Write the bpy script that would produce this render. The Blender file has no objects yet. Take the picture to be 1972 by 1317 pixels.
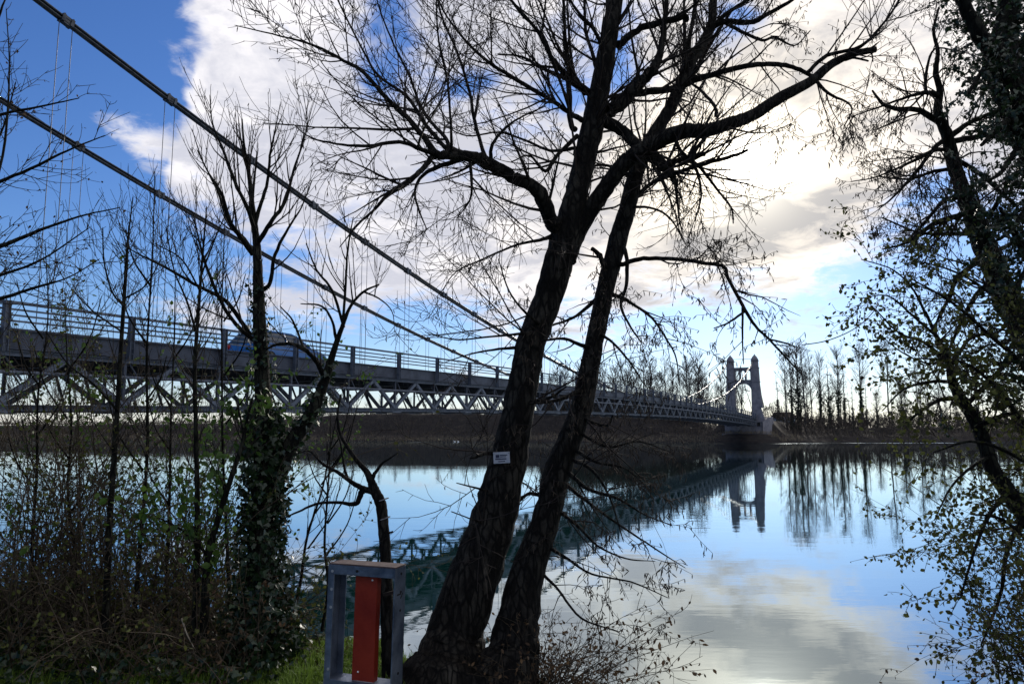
import bpy, math, random
import numpy as np
from mathutils import Vector

# ------------------------------------------------------------------ camera
F, CX, CY, HOR = 1420.0, 986.0, 658.5, 828.0          # photo pixels
EYE = 2.75                                             # metres above the river
PH = math.atan((HOR - CY) / F)
scene = bpy.context.scene
cam_d = bpy.data.cameras.new('camera')
cam_d.sensor_width = 36.0
cam_d.lens = F / 1972.0 * 36.0
cam_d.clip_start = 0.05
cam_d.clip_end = 20000
cam = bpy.data.objects.new('camera', cam_d)
scene.collection.objects.link(cam)
cam.location = (0, 0, EYE)
cam.rotation_euler = (math.pi / 2 + PH, 0, 0)
scene.camera = cam

def ray(px, py):
    u, v = (px - CX) / F, (CY - py) / F
    d = np.array([u, math.cos(PH) - v * math.sin(PH), math.sin(PH) + v * math.cos(PH)])
    return d / np.linalg.norm(d)
def at(px, py, Y):                                      # a pixel at the distance Y -> a point
    d = ray(px, py)
    return d * (Y / d[1]) + np.array([0, 0, EYE])
def azel(px, py):
    d = ray(px, py)
    return math.atan2(d[0], d[1]), math.asin(d[2])

SUN_AZ, SUN_EL = azel(1432, 318)

# ------------------------------------------------------------------ world
scene.view_settings.view_transform = 'Standard'
scene.view_settings.look = 'None'
scene.view_settings.exposure = 0.08
scene.view_settings.gamma = 1.0
world = bpy.data.worlds.new('World')
scene.world = world
world.use_nodes = True

class NT:
    """small helper to write node math as expressions"""
    def __init__(s, tree): s.t = tree; s.n = tree.nodes; s.l = tree.links
    def put(s, sock, v):
        if isinstance(v, bpy.types.NodeSocket): s.l.new(v, sock)
        elif v is not None: sock.default_value = v
    def m(s, op, a, b=None, c=None, clamp=False):
        n = s.n.new('ShaderNodeMath'); n.operation = op; n.use_clamp = clamp
        s.put(n.inputs[0], a)
        if b is not None: s.put(n.inputs[1], b)
        if c is not None: s.put(n.inputs[2], c)
        return n.outputs[0]
    def vm(s, op, a, b=None, scale=None, out=0):
        n = s.n.new('ShaderNodeVectorMath'); n.operation = op
        s.put(n.inputs[0], a)
        if b is not None: s.put(n.inputs[1], b)
        if scale is not None: s.put(n.inputs['Scale'], scale)
        return n.outputs[out]
    def xyz(s, x, y, z):
        n = s.n.new('ShaderNodeCombineXYZ')
        for i, v in enumerate((x, y, z)): s.put(n.inputs[i], v)
        return n.outputs[0]
    def sep(s, v):
        n = s.n.new('ShaderNodeSeparateXYZ'); s.l.new(v, n.inputs[0]); return n.outputs
    def noise(s, vec, scale, detail=4, rough=.55, dist=0, out='Fac'):
        n = s.n.new('ShaderNodeTexNoise')
        s.put(n.inputs['Vector'], vec); n.inputs['Scale'].default_value = scale
        n.inputs['Detail'].default_value = detail; n.inputs['Roughness'].default_value = rough
        n.inputs['Distortion'].default_value = dist
        return n.outputs[out]
    def mix(s, f, a, b, mode='MIX'):
        n = s.n.new('ShaderNodeMix'); n.data_type = 'RGBA'; n.blend_type = mode
        s.put(n.inputs[0], f)
        for k, v in ((6, a), (7, b)):
            if isinstance(v, tuple) and len(v) == 3: v = v + (1,)
            s.put(n.inputs[k], v)
        return n.outputs[2]
    def ramp(s, f, stops, interp='LINEAR'):
        n = s.n.new('ShaderNodeValToRGB'); n.color_ramp.interpolation = interp
        e = n.color_ramp.elements
        while len(e) < len(stops): e.new(.5)
        for i, (p, c) in enumerate(stops):
            e[i].position = p
            if not isinstance(c, tuple): c = (c, c, c)
            e[i].color = tuple(c) + (1,)
        s.put(n.inputs[0], f)
        return n.outputs[0]
    def smooth(s, v, a, b):
        n = s.n.new('ShaderNodeMapRange'); n.interpolation_type = 'SMOOTHSTEP'
        s.put(n.inputs[0], v); n.inputs[1].default_value = a; n.inputs[2].default_value = b
        return n.outputs[0]

w = NT(world.node_tree)
w.n.clear()
tc = w.n.new('ShaderNodeTexCoord')
D = w.vm('NORMALIZE', tc.outputs['Generated'])
dx, dy, dz = w.sep(D)
az = w.m('ARCTAN2', dx, dy)
el = w.m('ARCSINE', dz)
sky = w.n.new('ShaderNodeTexSky'); sky.sky_type = 'NISHITA'; sky.sun_disc = False
sky.sun_elevation = SUN_EL; sky.sun_rotation = SUN_AZ
sky.air_density = 1.0; sky.dust_density = 0.3; sky.ozone_density = 4.0; sky.altitude = 200
skyc = w.vm('SCALE', sky.outputs[0], scale=0.10)
# the winter sky of the photograph is a saturated blue, paling towards the horizon
hb = w.smooth(el, math.radians(-2), math.radians(30))
tint = w.mix(hb, (0.78, 0.93, 1.16), (0.62, 0.84, 1.22))
skyc = w.mix(1.0, skyc, tint, 'MULTIPLY')
# cloud sheet: everything above an edge line that runs across the sky, broken by noise and holes
pz = w.m('ADD', w.m('MAXIMUM', dz, 0.0), 0.16)
plane = w.xyz(w.m('DIVIDE', dx, pz), w.m('DIVIDE', dy, pz), 0.3)
n1 = w.noise(plane, 1.5, 7, .58, .35)
n2 = w.noise(w.vm('ADD', plane, (7.3, 2.1, 4.0)), 4.5, 6, .6, .5)
n3 = w.noise(w.vm('ADD', plane, (1.3, 9.1, 2.0)), 0.8, 3, .5)
edge_px = [(-700, -1500), (20, -1000), (200, -400), (290, 60), (325, 250), (430, 400), (600, 492), (760, 585), (900, 636), (1060, 625),
           (1250, 560), (1420, 538), (1600, 498), (1700, 462), (1800, 400), (1870, 335), (1972, 300), (2600, 420)]
lo, hi = -1.4, 1.4
n4 = w.noise(w.vm('ADD', w.vm('SCALE', D, scale=3.2), (5, 1, 2)), 1.0, 5, .6)
n5 = w.noise(w.vm('ADD', w.vm('SCALE', D, scale=3.2), (1, 8, 3)), 1.0, 5, .6)
az_w = w.m('ADD', az, w.m('MULTIPLY', w.m('SUBTRACT', n4, .5), .34))
stops = []
for x, y in edge_px:
    a, _ = azel(x, 828); _, e = azel(x, y)
    stops.append(((a - lo) / (hi - lo), min(1, max(0, e / 1.4))))
edge = w.m('MULTIPLY', w.ramp(w.m('DIVIDE', w.m('SUBTRACT', az_w, lo), hi - lo), stops, 'B_SPLINE'), 1.4)
dens = w.m('MULTIPLY', w.m('ADD', w.m('SUBTRACT', el, edge), w.m('MULTIPLY', w.m('SUBTRACT', n5, .5), .16)), 6.0)
dens = w.m('MINIMUM', dens, 0.62)
dens = w.m('MAXIMUM', dens, -1.1)
dens = w.m('ADD', dens, w.m('MULTIPLY', w.m('SUBTRACT', n1, .5), 2.3))
n6 = w.noise(w.vm('ADD', plane, (3.3, 4.1, 8.0)), 13.0, 5, .62, .8)
dens = w.m('ADD', dens, w.m('MULTIPLY', w.m('SUBTRACT', n2, .5), 2.1))
dens = w.m('ADD', dens, w.m('MULTIPLY', w.m('SUBTRACT', n6, .5), 1.2))
def blob(px, py, rx, ry, ang=0):                       # soft ellipse in azimuth/elevation round a direction
    a, e = azel(px, py)
    u, v = w.m('SUBTRACT', az, a), w.m('SUBTRACT', el, e)
    c, s_ = math.cos(math.radians(ang)), math.sin(math.radians(ang))
    U = w.m('MULTIPLY', w.m('ADD', w.m('MULTIPLY', u, c), w.m('MULTIPLY', v, s_)), F / rx)
    V = w.m('MULTIPLY', w.m('SUBTRACT', w.m('MULTIPLY', v, c), w.m('MULTIPLY', u, s_)), F / ry)
    r2 = w.m('ADD', w.m('MULTIPLY', U, U), w.m('MULTIPLY', V, V))
    return w.m('EXPONENT', w.m('MULTIPLY', r2, -1.0))
for px, py, rx, ry, ang, amp in [
        (285, 285, 95, 40, -25, 1.25), (390, 610, 120, 42, -12, 1.5), (560, 590, 120, 30, -20, 1.2), (650, 560, 90, 40, -30, .8),
        (760, 50, 62, 62, 30, -1.05), (725, 150, 50, 36, 0, -.8), (905, 165, 65, 24, 10, -.8), (1080, 190, 60, 32, 0, -.9),
        (1190, 130, 40, 50, 0, -.8), (1420, 50, 62, 58, 30, -.95), (650, 425, 70, 35, 30, -1.0), (820, 640, 140, 50, 10, -.8),
        (1790, 360, 90, 40, 20, -1.0), (520, 250, 180, 160, -30, .6), (1470, 320, 330, 150, 20, 1.0), (1850, 120, 240, 160, 0, .9),
        (700, 500, 150, 60, -35, .6), (960, 490, 220, 110, 0, .7)]:
    dens = w.m('ADD', dens, w.m('MULTIPLY', blob(px, py, rx, ry, ang), amp))
cover = w.smooth(dens, -0.34, 0.62)
# cloud brightness: thin parts bright, thick parts grey, brightest round the hidden sun
sd = (math.sin(SUN_AZ) * math.cos(SUN_EL), math.cos(SUN_AZ) * math.cos(SUN_EL), math.sin(SUN_EL))
cs = w.vm('DOT_PRODUCT', D, sd, out=1)
ang2 = w.m('MULTIPLY', w.m('SUBTRACT', 1.0, cs), 2.0)
g1 = w.m('EXPONENT', w.m('MULTIPLY', ang2, -240.0))
g2 = w.m('EXPONENT', w.m('MULTIPLY', ang2, -17.0))
g3 = w.m('EXPONENT', w.m('MULTIPLY', ang2, -2600.0))
thick = w.smooth(w.m('ADD', n3, w.m('MULTIPLY', w.m('SUBTRACT', n2, .5), 1.1)), .36, .68)
thick = w.m('ADD', thick, w.m('MULTIPLY', blob(1500, 428, 170, 42, 12), 1.0))
thick = w.m('ADD', thick, w.m('MULTIPLY', blob(1330, 470, 130, 34, 0), .6))
thick = w.m('ADD', thick, w.m('MULTIPLY', w.m('SUBTRACT', n6, .5), .7))
thick = w.m('MINIMUM', w.m('MAXIMUM', thick, -.1), 1.3)
cc = w.mix(thick, (1.04, 1.01, 1.03), (0.64, 0.65, 0.74))
cc = w.mix(g2, cc, w.mix(w.m('MULTIPLY', thick, .8), (1.32, 1.18, .98), (0.50, 0.48, 0.46)))
cc = w.vm('ADD', cc, w.vm('SCALE', (1.0, .93, .78), scale=w.m('MULTIPLY', g1, 1.2)))
cc = w.vm('ADD', cc, w.vm('SCALE', (1.0, .97, .9), scale=w.m('MULTIPLY', g3, 6.0)))
col = w.mix(cover, skyc, cc)
# low bright haze band along the horizon
hz = w.m('EXPONENT', w.m('MULTIPLY', w.m('MAXIMUM', el, 0.0), -21.0))
hz = w.m('MULTIPLY', hz, w.m('ADD', .45, w.m('MULTIPLY', n2, .8)))
hz = w.m('MINIMUM', hz, 1.0)
col = w.mix(hz, col, (0.93, 0.88, 0.80))
bg = w.n.new('ShaderNodeBackground'); w.l.new(col, bg.inputs[0]); bg.inputs[1].default_value = 1.0
wo = w.n.new('ShaderNodeOutputWorld'); w.l.new(bg.outputs[0], wo.inputs[0])

# ------------------------------------------------------------------ sun
sun_d = bpy.data.lights.new('sun', 'SUN'); sun_d.energy = 2.0; sun_d.angle = math.radians(2.0)
sun_d.color = (1.0, .93, .82)
sun = bpy.data.objects.new('sun', sun_d); scene.collection.objects.link(sun)
sun.rotation_euler = (math.pi / 2 - SUN_EL, 0, math.pi - SUN_AZ)
sun.location = (40, 80, 60)
# ------------------------------------------------------------------ helpers
COL = scene.collection
rng = np.random.default_rng(11)

def tag(o, label=None, cat=None, group=None, kind=None):
    if label: o['label'] = label
    if cat: o['category'] = cat
    if group: o['group'] = group
    if kind: o['kind'] = kind
    return o
def thing(name, label, cat, loc=(0, 0, 0), group=None):
    o = bpy.data.objects.new(name, None); COL.objects.link(o); o.location = [float(v) for v in loc]
    o.empty_display_size = .2
    return tag(o, label, cat, group)
def npmesh(name, V, quads=None, tris=None, smooth=False):
    me = bpy.data.meshes.new(name)
    V = np.asarray(V, dtype=np.float32)
    q = np.zeros((0, 4), int) if quads is None else np.asarray(quads, int).reshape(-1, 4)
    t = np.zeros((0, 3), int) if tris is None else np.asarray(tris, int).reshape(-1, 3)
    me.vertices.add(len(V)); me.vertices.foreach_set('co', V.ravel())
    nl = q.size + t.size
    me.loops.add(nl); me.loops.foreach_set('vertex_index', np.concatenate([q.ravel(), t.ravel()]).astype(np.int32))
    np_ = len(q) + len(t)
    me.polygons.add(np_)
    st = np.concatenate([np.arange(len(q)) * 4, q.size + np.arange(len(t)) * 3]).astype(np.int32)
    me.polygons.foreach_set('loop_start', st)
    me.polygons.foreach_set('use_smooth', np.full(np_, smooth))
    me.update(calc_edges=True)
    me.validate()
    return me
def obj(name, me, mat, parent=None, world_coords=True):
    """link a mesh; vertices are given in world space and moved to the parent's frame"""
    o = bpy.data.objects.new(name, me); COL.objects.link(o)
    if mat is not None and not me.materials: me.materials.append(mat)
    if parent is not None:
        o.parent = parent
        if world_coords:
            p = parent; off = Vector((0, 0, 0))
            while p is not None: off += p.location; p = p.parent
            o.location = -off
    return o

class MB:
    """collects solid pieces into one mesh (world coordinates)"""
    def __init__(s): s.V = []; s.Q = []; s.T = []; s.n = 0
    def add(s, V, Q=None, T=None):
        V = np.asarray(V, float).reshape(-1, 3)
        if Q is not None and len(Q): s.Q.append(np.asarray(Q).reshape(-1, 4) + s.n)
        if T is not None and len(T): s.T.append(np.asarray(T).reshape(-1, 3) + s.n)
        s.V.append(V); s.n += len(V)
    BQ = [(0, 1, 3, 2), (4, 6, 7, 5), (0, 4, 5, 1), (2, 3, 7, 6), (0, 2, 6, 4), (1, 5, 7, 3)]
    def box(s, c, X, Y, Z):                              # centre and three half-axis vectors
        c, X, Y, Z = [np.asarray(v, float) for v in (c, X, Y, Z)]
        s.add([c + a * X + b * Y + d * Z for a in (-1, 1) for b in (-1, 1) for d in (-1, 1)], s.BQ)
    def beam(s, a, b, wid, hei, up=(0, 0, 1)):           # rectangular bar between two points
        a, b = np.asarray(a, float), np.asarray(b, float)
        d = b - a; L = np.linalg.norm(d); d = d / L
        sd_ = np.cross(d, up); sd_ /= np.linalg.norm(sd_); u = np.cross(sd_, d)
        s.box((a + b) / 2, d * L / 2, sd_ * wid / 2, u * hei / 2)
    def ibeam(s, a, b, wid, hei, up=(0, 0, 1), th=.018):
        a, b = np.asarray(a, float), np.asarray(b, float)
        d = b - a; L = np.linalg.norm(d); d = d / L
        sd_ = np.cross(d, up); sd_ /= np.linalg.norm(sd_); u = np.cross(sd_, d); c = (a + b) / 2
        s.box(c, d * L / 2, sd_ * th / 2, u * (hei / 2 - th))
        for k in (-1, 1): s.box(c + k * u * (hei / 2 - th / 2), d * L / 2, sd_ * wid / 2, u * th / 2)
    def tube(s, P, R, sides=8, cap=True):
        P = np.asarray(P, float); n = len(P); R = np.broadcast_to(np.asarray(R, float), (n,))
        V, Q = tube_arrays(P[None], R[None], sides); T = []
        if cap:
            m0 = len(V); V = np.vstack([V, P[0], P[-1]])
            for k in range(sides):
                k2 = (k + 1) % sides
                T.append((k2, k, m0)); T.append(((n - 1) * sides + k, (n - 1) * sides + k2, m0 + 1))
        s.add(V, Q, T)
    def ball(s, c, r, seg=10, rings=6, sc=(1, 1, 1)):
        V = []; Q = []; T = []
        for i in range(1, rings):
            th = math.pi * i / rings
            for j in range(seg):
                ph = 2 * math.pi * j / seg
                V.append([c[0] + r * sc[0] * math.sin(th) * math.cos(ph), c[1] + r * sc[1] * math.sin(th) * math.sin(ph), c[2] + r * sc[2] * math.cos(th)])
        V.append([c[0], c[1], c[2] + r * sc[2]]); V.append([c[0], c[1], c[2] - r * sc[2]]); m = len(V)
        for i in range(rings - 2):
            for j in range(seg): Q.append((i * seg + j, (i + 1) * seg + j, (i + 1) * seg + (j + 1) % seg, i * seg + (j + 1) % seg))
        for j in range(seg):
            T.append((j, (j + 1) % seg, m - 2)); T.append(((rings - 2) * seg + (j + 1) % seg, (rings - 2) * seg + j, m - 1))
        s.add(V, Q, T)
    def mesh(s, name, smooth=False):
        return npmesh(name, np.vstack(s.V), np.vstack(s.Q) if s.Q else None, np.vstack(s.T) if s.T else None, smooth)
    def build(s, name, mat, parent=None, smooth=False, bevel=0):
        o = obj(name, s.mesh(name, smooth), mat, parent)
        if bevel:
            b = o.modifiers.new('bevel', 'BEVEL'); b.width = bevel; b.segments = 2; b.limit_method = 'ANGLE'
        return o

def tube_arrays(P, R, sides, jitter=0.0):
    """P (m,n,3) strands, R (m,n) radii -> vertices and quads of m tapered tubes"""
    m, n, _ = P.shape
    T = np.empty_like(P)
    T[:, 1:-1] = P[:, 2:] - P[:, :-2]; T[:, 0] = P[:, 1] - P[:, 0]; T[:, -1] = P[:, -1] - P[:, -2]
    T /= np.linalg.norm(T, axis=2, keepdims=True) + 1e-12
    mean = P[:, -1] - P[:, 0]
    ref = np.zeros((m, 3)); ref[np.arange(m), np.argmin(np.abs(mean), axis=1)] = 1.0
    N = np.cross(T, ref[:, None, :]); N /= np.linalg.norm(N, axis=2, keepdims=True) + 1e-12
    B = np.cross(T, N)
    a = 2 * np.pi * np.arange(sides) / sides
    V = P[:, :, None, :] + R[:, :, None, None] * (N[:, :, None, :] * np.cos(a)[None, None, :, None] + B[:, :, None, :] * np.sin(a)[None, None, :, None])
    if jitter:
        V = V + (V - P[:, :, None, :]) * rng.normal(0, jitter, V.shape[:3])[..., None]
    V = V.reshape(-1, 3)
    base = (np.arange(m) * n * sides)[:, None, None] + (np.arange(n - 1) * sides)[None, :, None]
    k = np.arange(sides)[None, None, :]; k2 = (np.arange(sides) + 1) % sides
    q = np.stack([base + k, base + k2[None, None, :], base + sides + k2[None, None, :], base + sides + k], axis=-1)
    return V, q.reshape(-1, 4)

def catmull(pts, per=6):
    """smooth resample of rows (any number of columns)"""
    A = np.asarray(pts, float)
    A = np.vstack([2 * A[0] - A[1], A, 2 * A[-1] - A[-2]])
    out = []
    for i in range(1, len(A) - 2):
        p0, p1, p2, p3 = A[i - 1], A[i], A[i + 1], A[i + 2]
        for t in np.linspace(0, 1, per, endpoint=False):
            out.append(.5 * (2 * p1 + (p2 - p0) * t + (2 * p0 - 5 * p1 + 4 * p2 - p3) * t * t + (3 * p1 - p0 - 3 * p2 + p3) * t ** 3))
    out.append(A[-2])
    return np.array(out)

def resample(P, R, n):
    s = np.concatenate([[0], np.cumsum(np.linalg.norm(np.diff(P, axis=0), axis=1))])
    q = np.linspace(0, s[-1], n)
    return np.stack([np.interp(q, s, P[:, i]) for i in range(3)], 1), np.interp(q, s, R)

def norm(v): return v / (np.linalg.norm(v, axis=-1, keepdims=True) + 1e-12)

def sprout(P, R, dens, length, ang, npts, up=0.0, wig=.12, rfac=.5, rmax=1, rmin=.0012, tmin=.1, tmax=1.0, r=None, bias=None, shrink=.5, grow_out=None):
    """children of the strands P: dens per metre, lengths in metres, angle in degrees"""
    r = r or rng
    m, n, _ = P.shape
    seg = np.linalg.norm(np.diff(P, axis=1), axis=2); L = seg.sum(1)
    cnt = r.poisson(np.maximum(L * dens * (tmax - tmin), 0))
    idx = np.repeat(np.arange(m), cnt); K = len(idx)
    if K == 0: return np.zeros((0, npts, 3)), np.zeros((0, npts))
    t = r.uniform(tmin, tmax, K); f = t * (n - 1); i0 = np.minimum(f.astype(int), n - 2); fr = (f - i0)[:, None]
    p = P[idx, i0] * (1 - fr) + P[idx, i0 + 1] * fr
    rp = R[idx, i0] * (1 - fr[:, 0]) + R[idx, i0 + 1] * fr[:, 0]
    T = norm(P[idx, i0 + 1] - P[idx, i0])
    rv = r.normal(size=(K, 3))
    if bias is not None: rv = rv + np.asarray(bias)
    perp = norm(rv - (rv * T).sum(1, keepdims=True) * T)
    a = np.radians(r.uniform(ang[0], ang[1], K))[:, None]
    d = norm(np.cos(a) * T + np.sin(a) * perp)
    Lc = r.uniform(length[0], length[1], K) * (1 - shrink * t)
    st = (Lc / (npts - 1))[:, None]
    out = np.empty((K, npts, 3)); out[:, 0] = p
    upv = np.array([0, 0, 1.0]) * up
    w1 = r.normal(size=(K, 3)) * wig
    for i in range(1, npts):
        d = norm(d + upv / (npts - 1) + w1 * .5 / (npts - 1) * 4 + r.normal(size=(K, 3)) * wig)
        out[:, i] = out[:, i - 1] + d * st
    r0 = np.clip(rp * rfac * r.uniform(.7, 1.15, K), rmin * 1.2, rmax)
    tt = np.linspace(0, 1, npts)[None]
    Rr = np.maximum(r0[:, None] * (1 - .8 * tt), rmin * (1 - .35 * tt))
    return out, Rr

def strands_mesh(name, groups, jitter=0):
    """groups: list of (P,R,sides)"""
    V = []; Q = []; n = 0
    for P, R, sides in groups:
        if len(P) == 0: continue
        v, q = tube_arrays(P, R, sides, jitter)
        V.append(v); Q.append(q + n); n += len(v)
    return npmesh(name, np.vstack(V), np.vstack(Q), None, True)

def leaf_mesh(name, pos, size, kind='oval', droop=0.5, r=None, face=None):
    """small folded leaves at the points pos"""
    r = r or rng
    K = len(pos)
    if kind == 'ivy': pr = np.array([(0, 0), (-.42, -.05), (-.52, .32), (-.22, .5), (0, 1.0), (.22, .5), (.52, .32), (.42, -.05)])
    elif kind == 'dead': pr = np.array([(0, 0), (-.20, .22), (-.26, .55), (-.10, .85), (0, 1.0), (.10, .85), (.26, .55), (.20, .22)])
    else: pr = np.array([(0, 0), (-.24, .18), (-.36, .48), (-.20, .80), (0, 1.0), (.20, .80), (.36, .48), (.24, .18)])
    A = r.normal(size=(K, 3)); A[:, 2] -= droop; A = norm(A)                     # leaf axis
    N = r.normal(size=(K, 3))
    if face is not None: N = N * .55 + face
    N = norm(N - (N * A).sum(1, keepdims=True) * A); S = np.cross(A, N)
    sz = (np.asarray(size) if np.ndim(size) else np.full(K, size)) * r.uniform(.55, 1.25, K)
    fold = r.uniform(.05, .45, K)
    V = (pos[:, None] + A[:, None] * (pr[None, :, 1:2] * sz[:, None, None]) + S[:, None] * (pr[None, :, 0:1] * sz[:, None, None])
         + N[:, None] * (np.abs(pr[None, :, 0:1]) * sz[:, None, None] * fold[:, None, None]))
    b = (np.arange(K) * 8)[:, None]
    q = np.concatenate([b + np.array([[0, 4, 3, 2]]), b + np.array([[0, 6, 5, 4]])])
    t = np.concatenate([b + np.array([[0, 2, 1]]), b + np.array([[0, 7, 6]])])
    return npmesh(name, V.reshape(-1, 3), q, t, False)

def catkins(name, pos, r=None, L=.035, rad=.0035):
    r = r or rng
    K = len(pos); d = norm(r.normal(size=(K, 3)) * .45 + np.array([0, 0, -1.0])); ln = r.uniform(.6, 1.3, K)[:, None] * L
    P = np.stack([pos, pos + d * ln * .45, pos + d * ln], 1); R = np.broadcast_to(np.array([.0012, rad, .0014]), (K, 3))
    V, Q = tube_arrays(P, R, 4)
    return npmesh(name, V, Q, None, True)

# ------------------------------------------------------------------ materials
def mat(name, col, col2=None, scale=8, rough=.8, metal=0, bump=.0, bscale=30, spec=.3, island=False, stretch=None, detail=5, translucent=0, ramp=(.35, .65)):
    m = bpy.data.materials.new(name); m.use_nodes = True
    t = NT(m.node_tree); b = m.node_tree.nodes['Principled BSDF']
    tcn = t.n.new('ShaderNodeTexCoord'); v = tcn.outputs['Object']
    if stretch:
        v = t.vm('MULTIPLY', v, stretch)
    if col2 is not None:
        if island:
            g = t.n.new('ShaderNodeNewGeometry'); f = g.outputs['Random Per Island']
            c = t.ramp(f, [(0, col), (.5, tuple((a + b_) / 2 for a, b_ in zip(col, col2))), (1, col2)])
        else:
            f = t.noise(v, scale, detail, .6)
            c = t.ramp(f, [(ramp[0], col), (ramp[1], col2)])
        if 'bark' in name and 'far' not in name:                 # cracked plates
            vo = t.n.new('ShaderNodeTexVoronoi'); vo.feature = 'DISTANCE_TO_EDGE'; vo.inputs['Scale'].default_value = 24
            wv = t.vm('ADD', t.vm('MULTIPLY', tcn.outputs['Object'], (1, 1, .28)), t.vm('SCALE', t.noise(v, 12, 3, .5, out='Color'), scale=.05))
            t.l.new(wv, vo.inputs['Vector']); crack = t.smooth(vo.outputs['Distance'], .0, .22)
            c = t.mix(crack, (.003, .003, .003), c)
        t.l.new(c, b.inputs['Base Color'])
    else: b.inputs['Base Color'].default_value = col + (1,)
    b.inputs['Roughness'].default_value = rough; b.inputs['Metallic'].default_value = metal
    b.inputs['Specular IOR Level'].default_value = spec
    if bump:
        bn = t.n.new('ShaderNodeBump'); bn.inputs['Strength'].default_value = bump; bn.inputs['Distance'].default_value = .05 if 'bark' in name else .02
        t.l.new(t.noise(v, bscale, 6, .65), bn.inputs['Height']); t.l.new(bn.outputs[0], b.inputs['Normal'])
    if translucent:
        tr = t.n.new('ShaderNodeBsdfTranslucent')
        if col2 is not None: t.l.new(c, tr.inputs[0])
        else: tr.inputs[0].default_value = col + (1,)
        mx = t.n.new('ShaderNodeMixShader'); mx.inputs[0].default_value = translucent
        t.l.new(b.outputs[0], mx.inputs[1]); t.l.new(tr.outputs[0], mx.inputs[2])
        t.l.new(mx.outputs[0], m.node_tree.nodes['Material Output'].inputs[0])
    return m
M_bark = mat('bark', (.008, .007, .006), (.065, .060, .050), 14, .9, bump=1.0, bscale=26, ramp=(.42, .80), stretch=(1, 1, .35), spec=.15)
M_bark2 = mat('mossy_bark', (.008, .009, .006), (.055, .055, .040), 12, .9, bump=1.0, bscale=22, ramp=(.42, .80), stretch=(1, 1, .35), spec=.15)
M_brushst = mat('brush_stem', (.035, .026, .018), (.09, .07, .048), 3, .8, spec=.15)
M_twig = mat('twig', (.014, .011, .010), (.034, .027, .024), 3, .8, spec=.15)
M_catkin = mat('catkin', (.025, .018, .012), (.05, .036, .024), rough=.8, island=True)
M_ivy = mat('ivy_leaf', (.006, .018, .007), (.022, .045, .014), rough=.42, island=True, spec=.5, translucent=.12)
M_green = mat('bramble_leaf', (.025, .06, .010), (.09, .16, .03), rough=.55, island=True, translucent=.4)
M_brown = mat('dead_leaf', (.035, .020, .011), (.13, .080, .040), rough=.75, island=True, translucent=.3)
M_mixleaf = mat('autumn_leaf', (.026, .030, .009), (.11, .12, .026), rough=.7, island=True, translucent=.3)
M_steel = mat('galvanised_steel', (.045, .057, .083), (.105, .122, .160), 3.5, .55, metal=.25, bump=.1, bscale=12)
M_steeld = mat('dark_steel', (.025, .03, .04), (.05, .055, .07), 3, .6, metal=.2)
M_beam = mat('painted_beam', (.026, .032, .050), (.055, .065, .092), 2.0, .6, metal=.15, bump=.1, bscale=12)
M_cable = mat('cable_steel', (.03, .034, .042), (.08, .088, .10), 5, .38, metal=.7)
M_stone = mat('pylon_stone', (.11, .11, .13), (.19, .185, .205), 1.3, .9, bump=.5, bscale=6)
M_stonel = mat('pale_stone', (.13, .13, .145), (.22, .215, .23), 1.1, .9, bump=.4, bscale=5)
M_asphalt = mat('asphalt', (.04, .04, .042), (.06, .06, .06), 12, .9)
M_black = mat('black_rubber_and_shade', (.012, .012, .012), rough=.8)  # tyres and small marks, also the painted shade on the pier
M_white = mat('feathers', (.75, .75, .72), rough=.7)
# ------------------------------------------------------------------ the bridge's axis (needed by the ground too)
TH = .426; BD = 18.94; S0 = 11.19; PAN = 3.5
ct, st_ = math.cos(TH), math.sin(TH)
AX = np.array([st_, ct, 0.0]); LAT = np.array([-ct, st_, 0.0])       # along the bridge, and across it (away from the camera)
def bp(s, off, z): return np.array([-(BD + off) * ct + s * st_, (BD + off) * st_ + s * ct, z])
def rail_z(s):
    t = (s - 85) / 87.5
    return EYE + 4.258 + .424 * t - 1.0 * t * t
def cable_z(s):
    t = (s - 85) / 87.5
    return EYE + 2.991 - .112 * t + 11.249 * t * t + .732 * t ** 4
S_T = 176.0; WID = 5.5

# ------------------------------------------------------------------ ground
def vnoise(X, Y, sc, seed=0):
    X = X / sc + 31.7 * seed; Y = Y / sc + 17.3 * seed
    xi = np.floor(X); yi = np.floor(Y); fx = X - xi; fy = Y - yi
    fx = fx * fx * (3 - 2 * fx); fy = fy * fy * (3 - 2 * fy)
    def h(a, b):
        v = np.sin(a * 127.1 + b * 311.7 + seed * 7.7) * 43758.5453
        return v - np.floor(v)
    return (h(xi, yi) * (1 - fx) + h(xi + 1, yi) * fx) * (1 - fy) + (h(xi, yi + 1) * (1 - fx) + h(xi + 1, yi + 1) * fx) * fy
def sstep(a, b, v):
    t = np.clip((v - a) / (b - a), 0, 1); return t * t * (3 - 2 * t)
YE_X = [-60, -16, -4, -2, -1.0, -.65, .15, .5, 1.2, 2.2, 2.9, 3.6, 4.6, 6.5, 20, 80]
YE_Y = [24, 10.5, 6.6, 6.05, 5.8, 5.5, 5.2, 4.2, 3.2, 3.3, 4.45, 5.0, 5.5, 7, 9, 9]
FAR_X = [-900, -200, -53, 45, 56, 75, 101, 300, 1200]
FAR_Y = [330, 220, 193, 168, 164, 172, 178, 205, 330]
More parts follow.
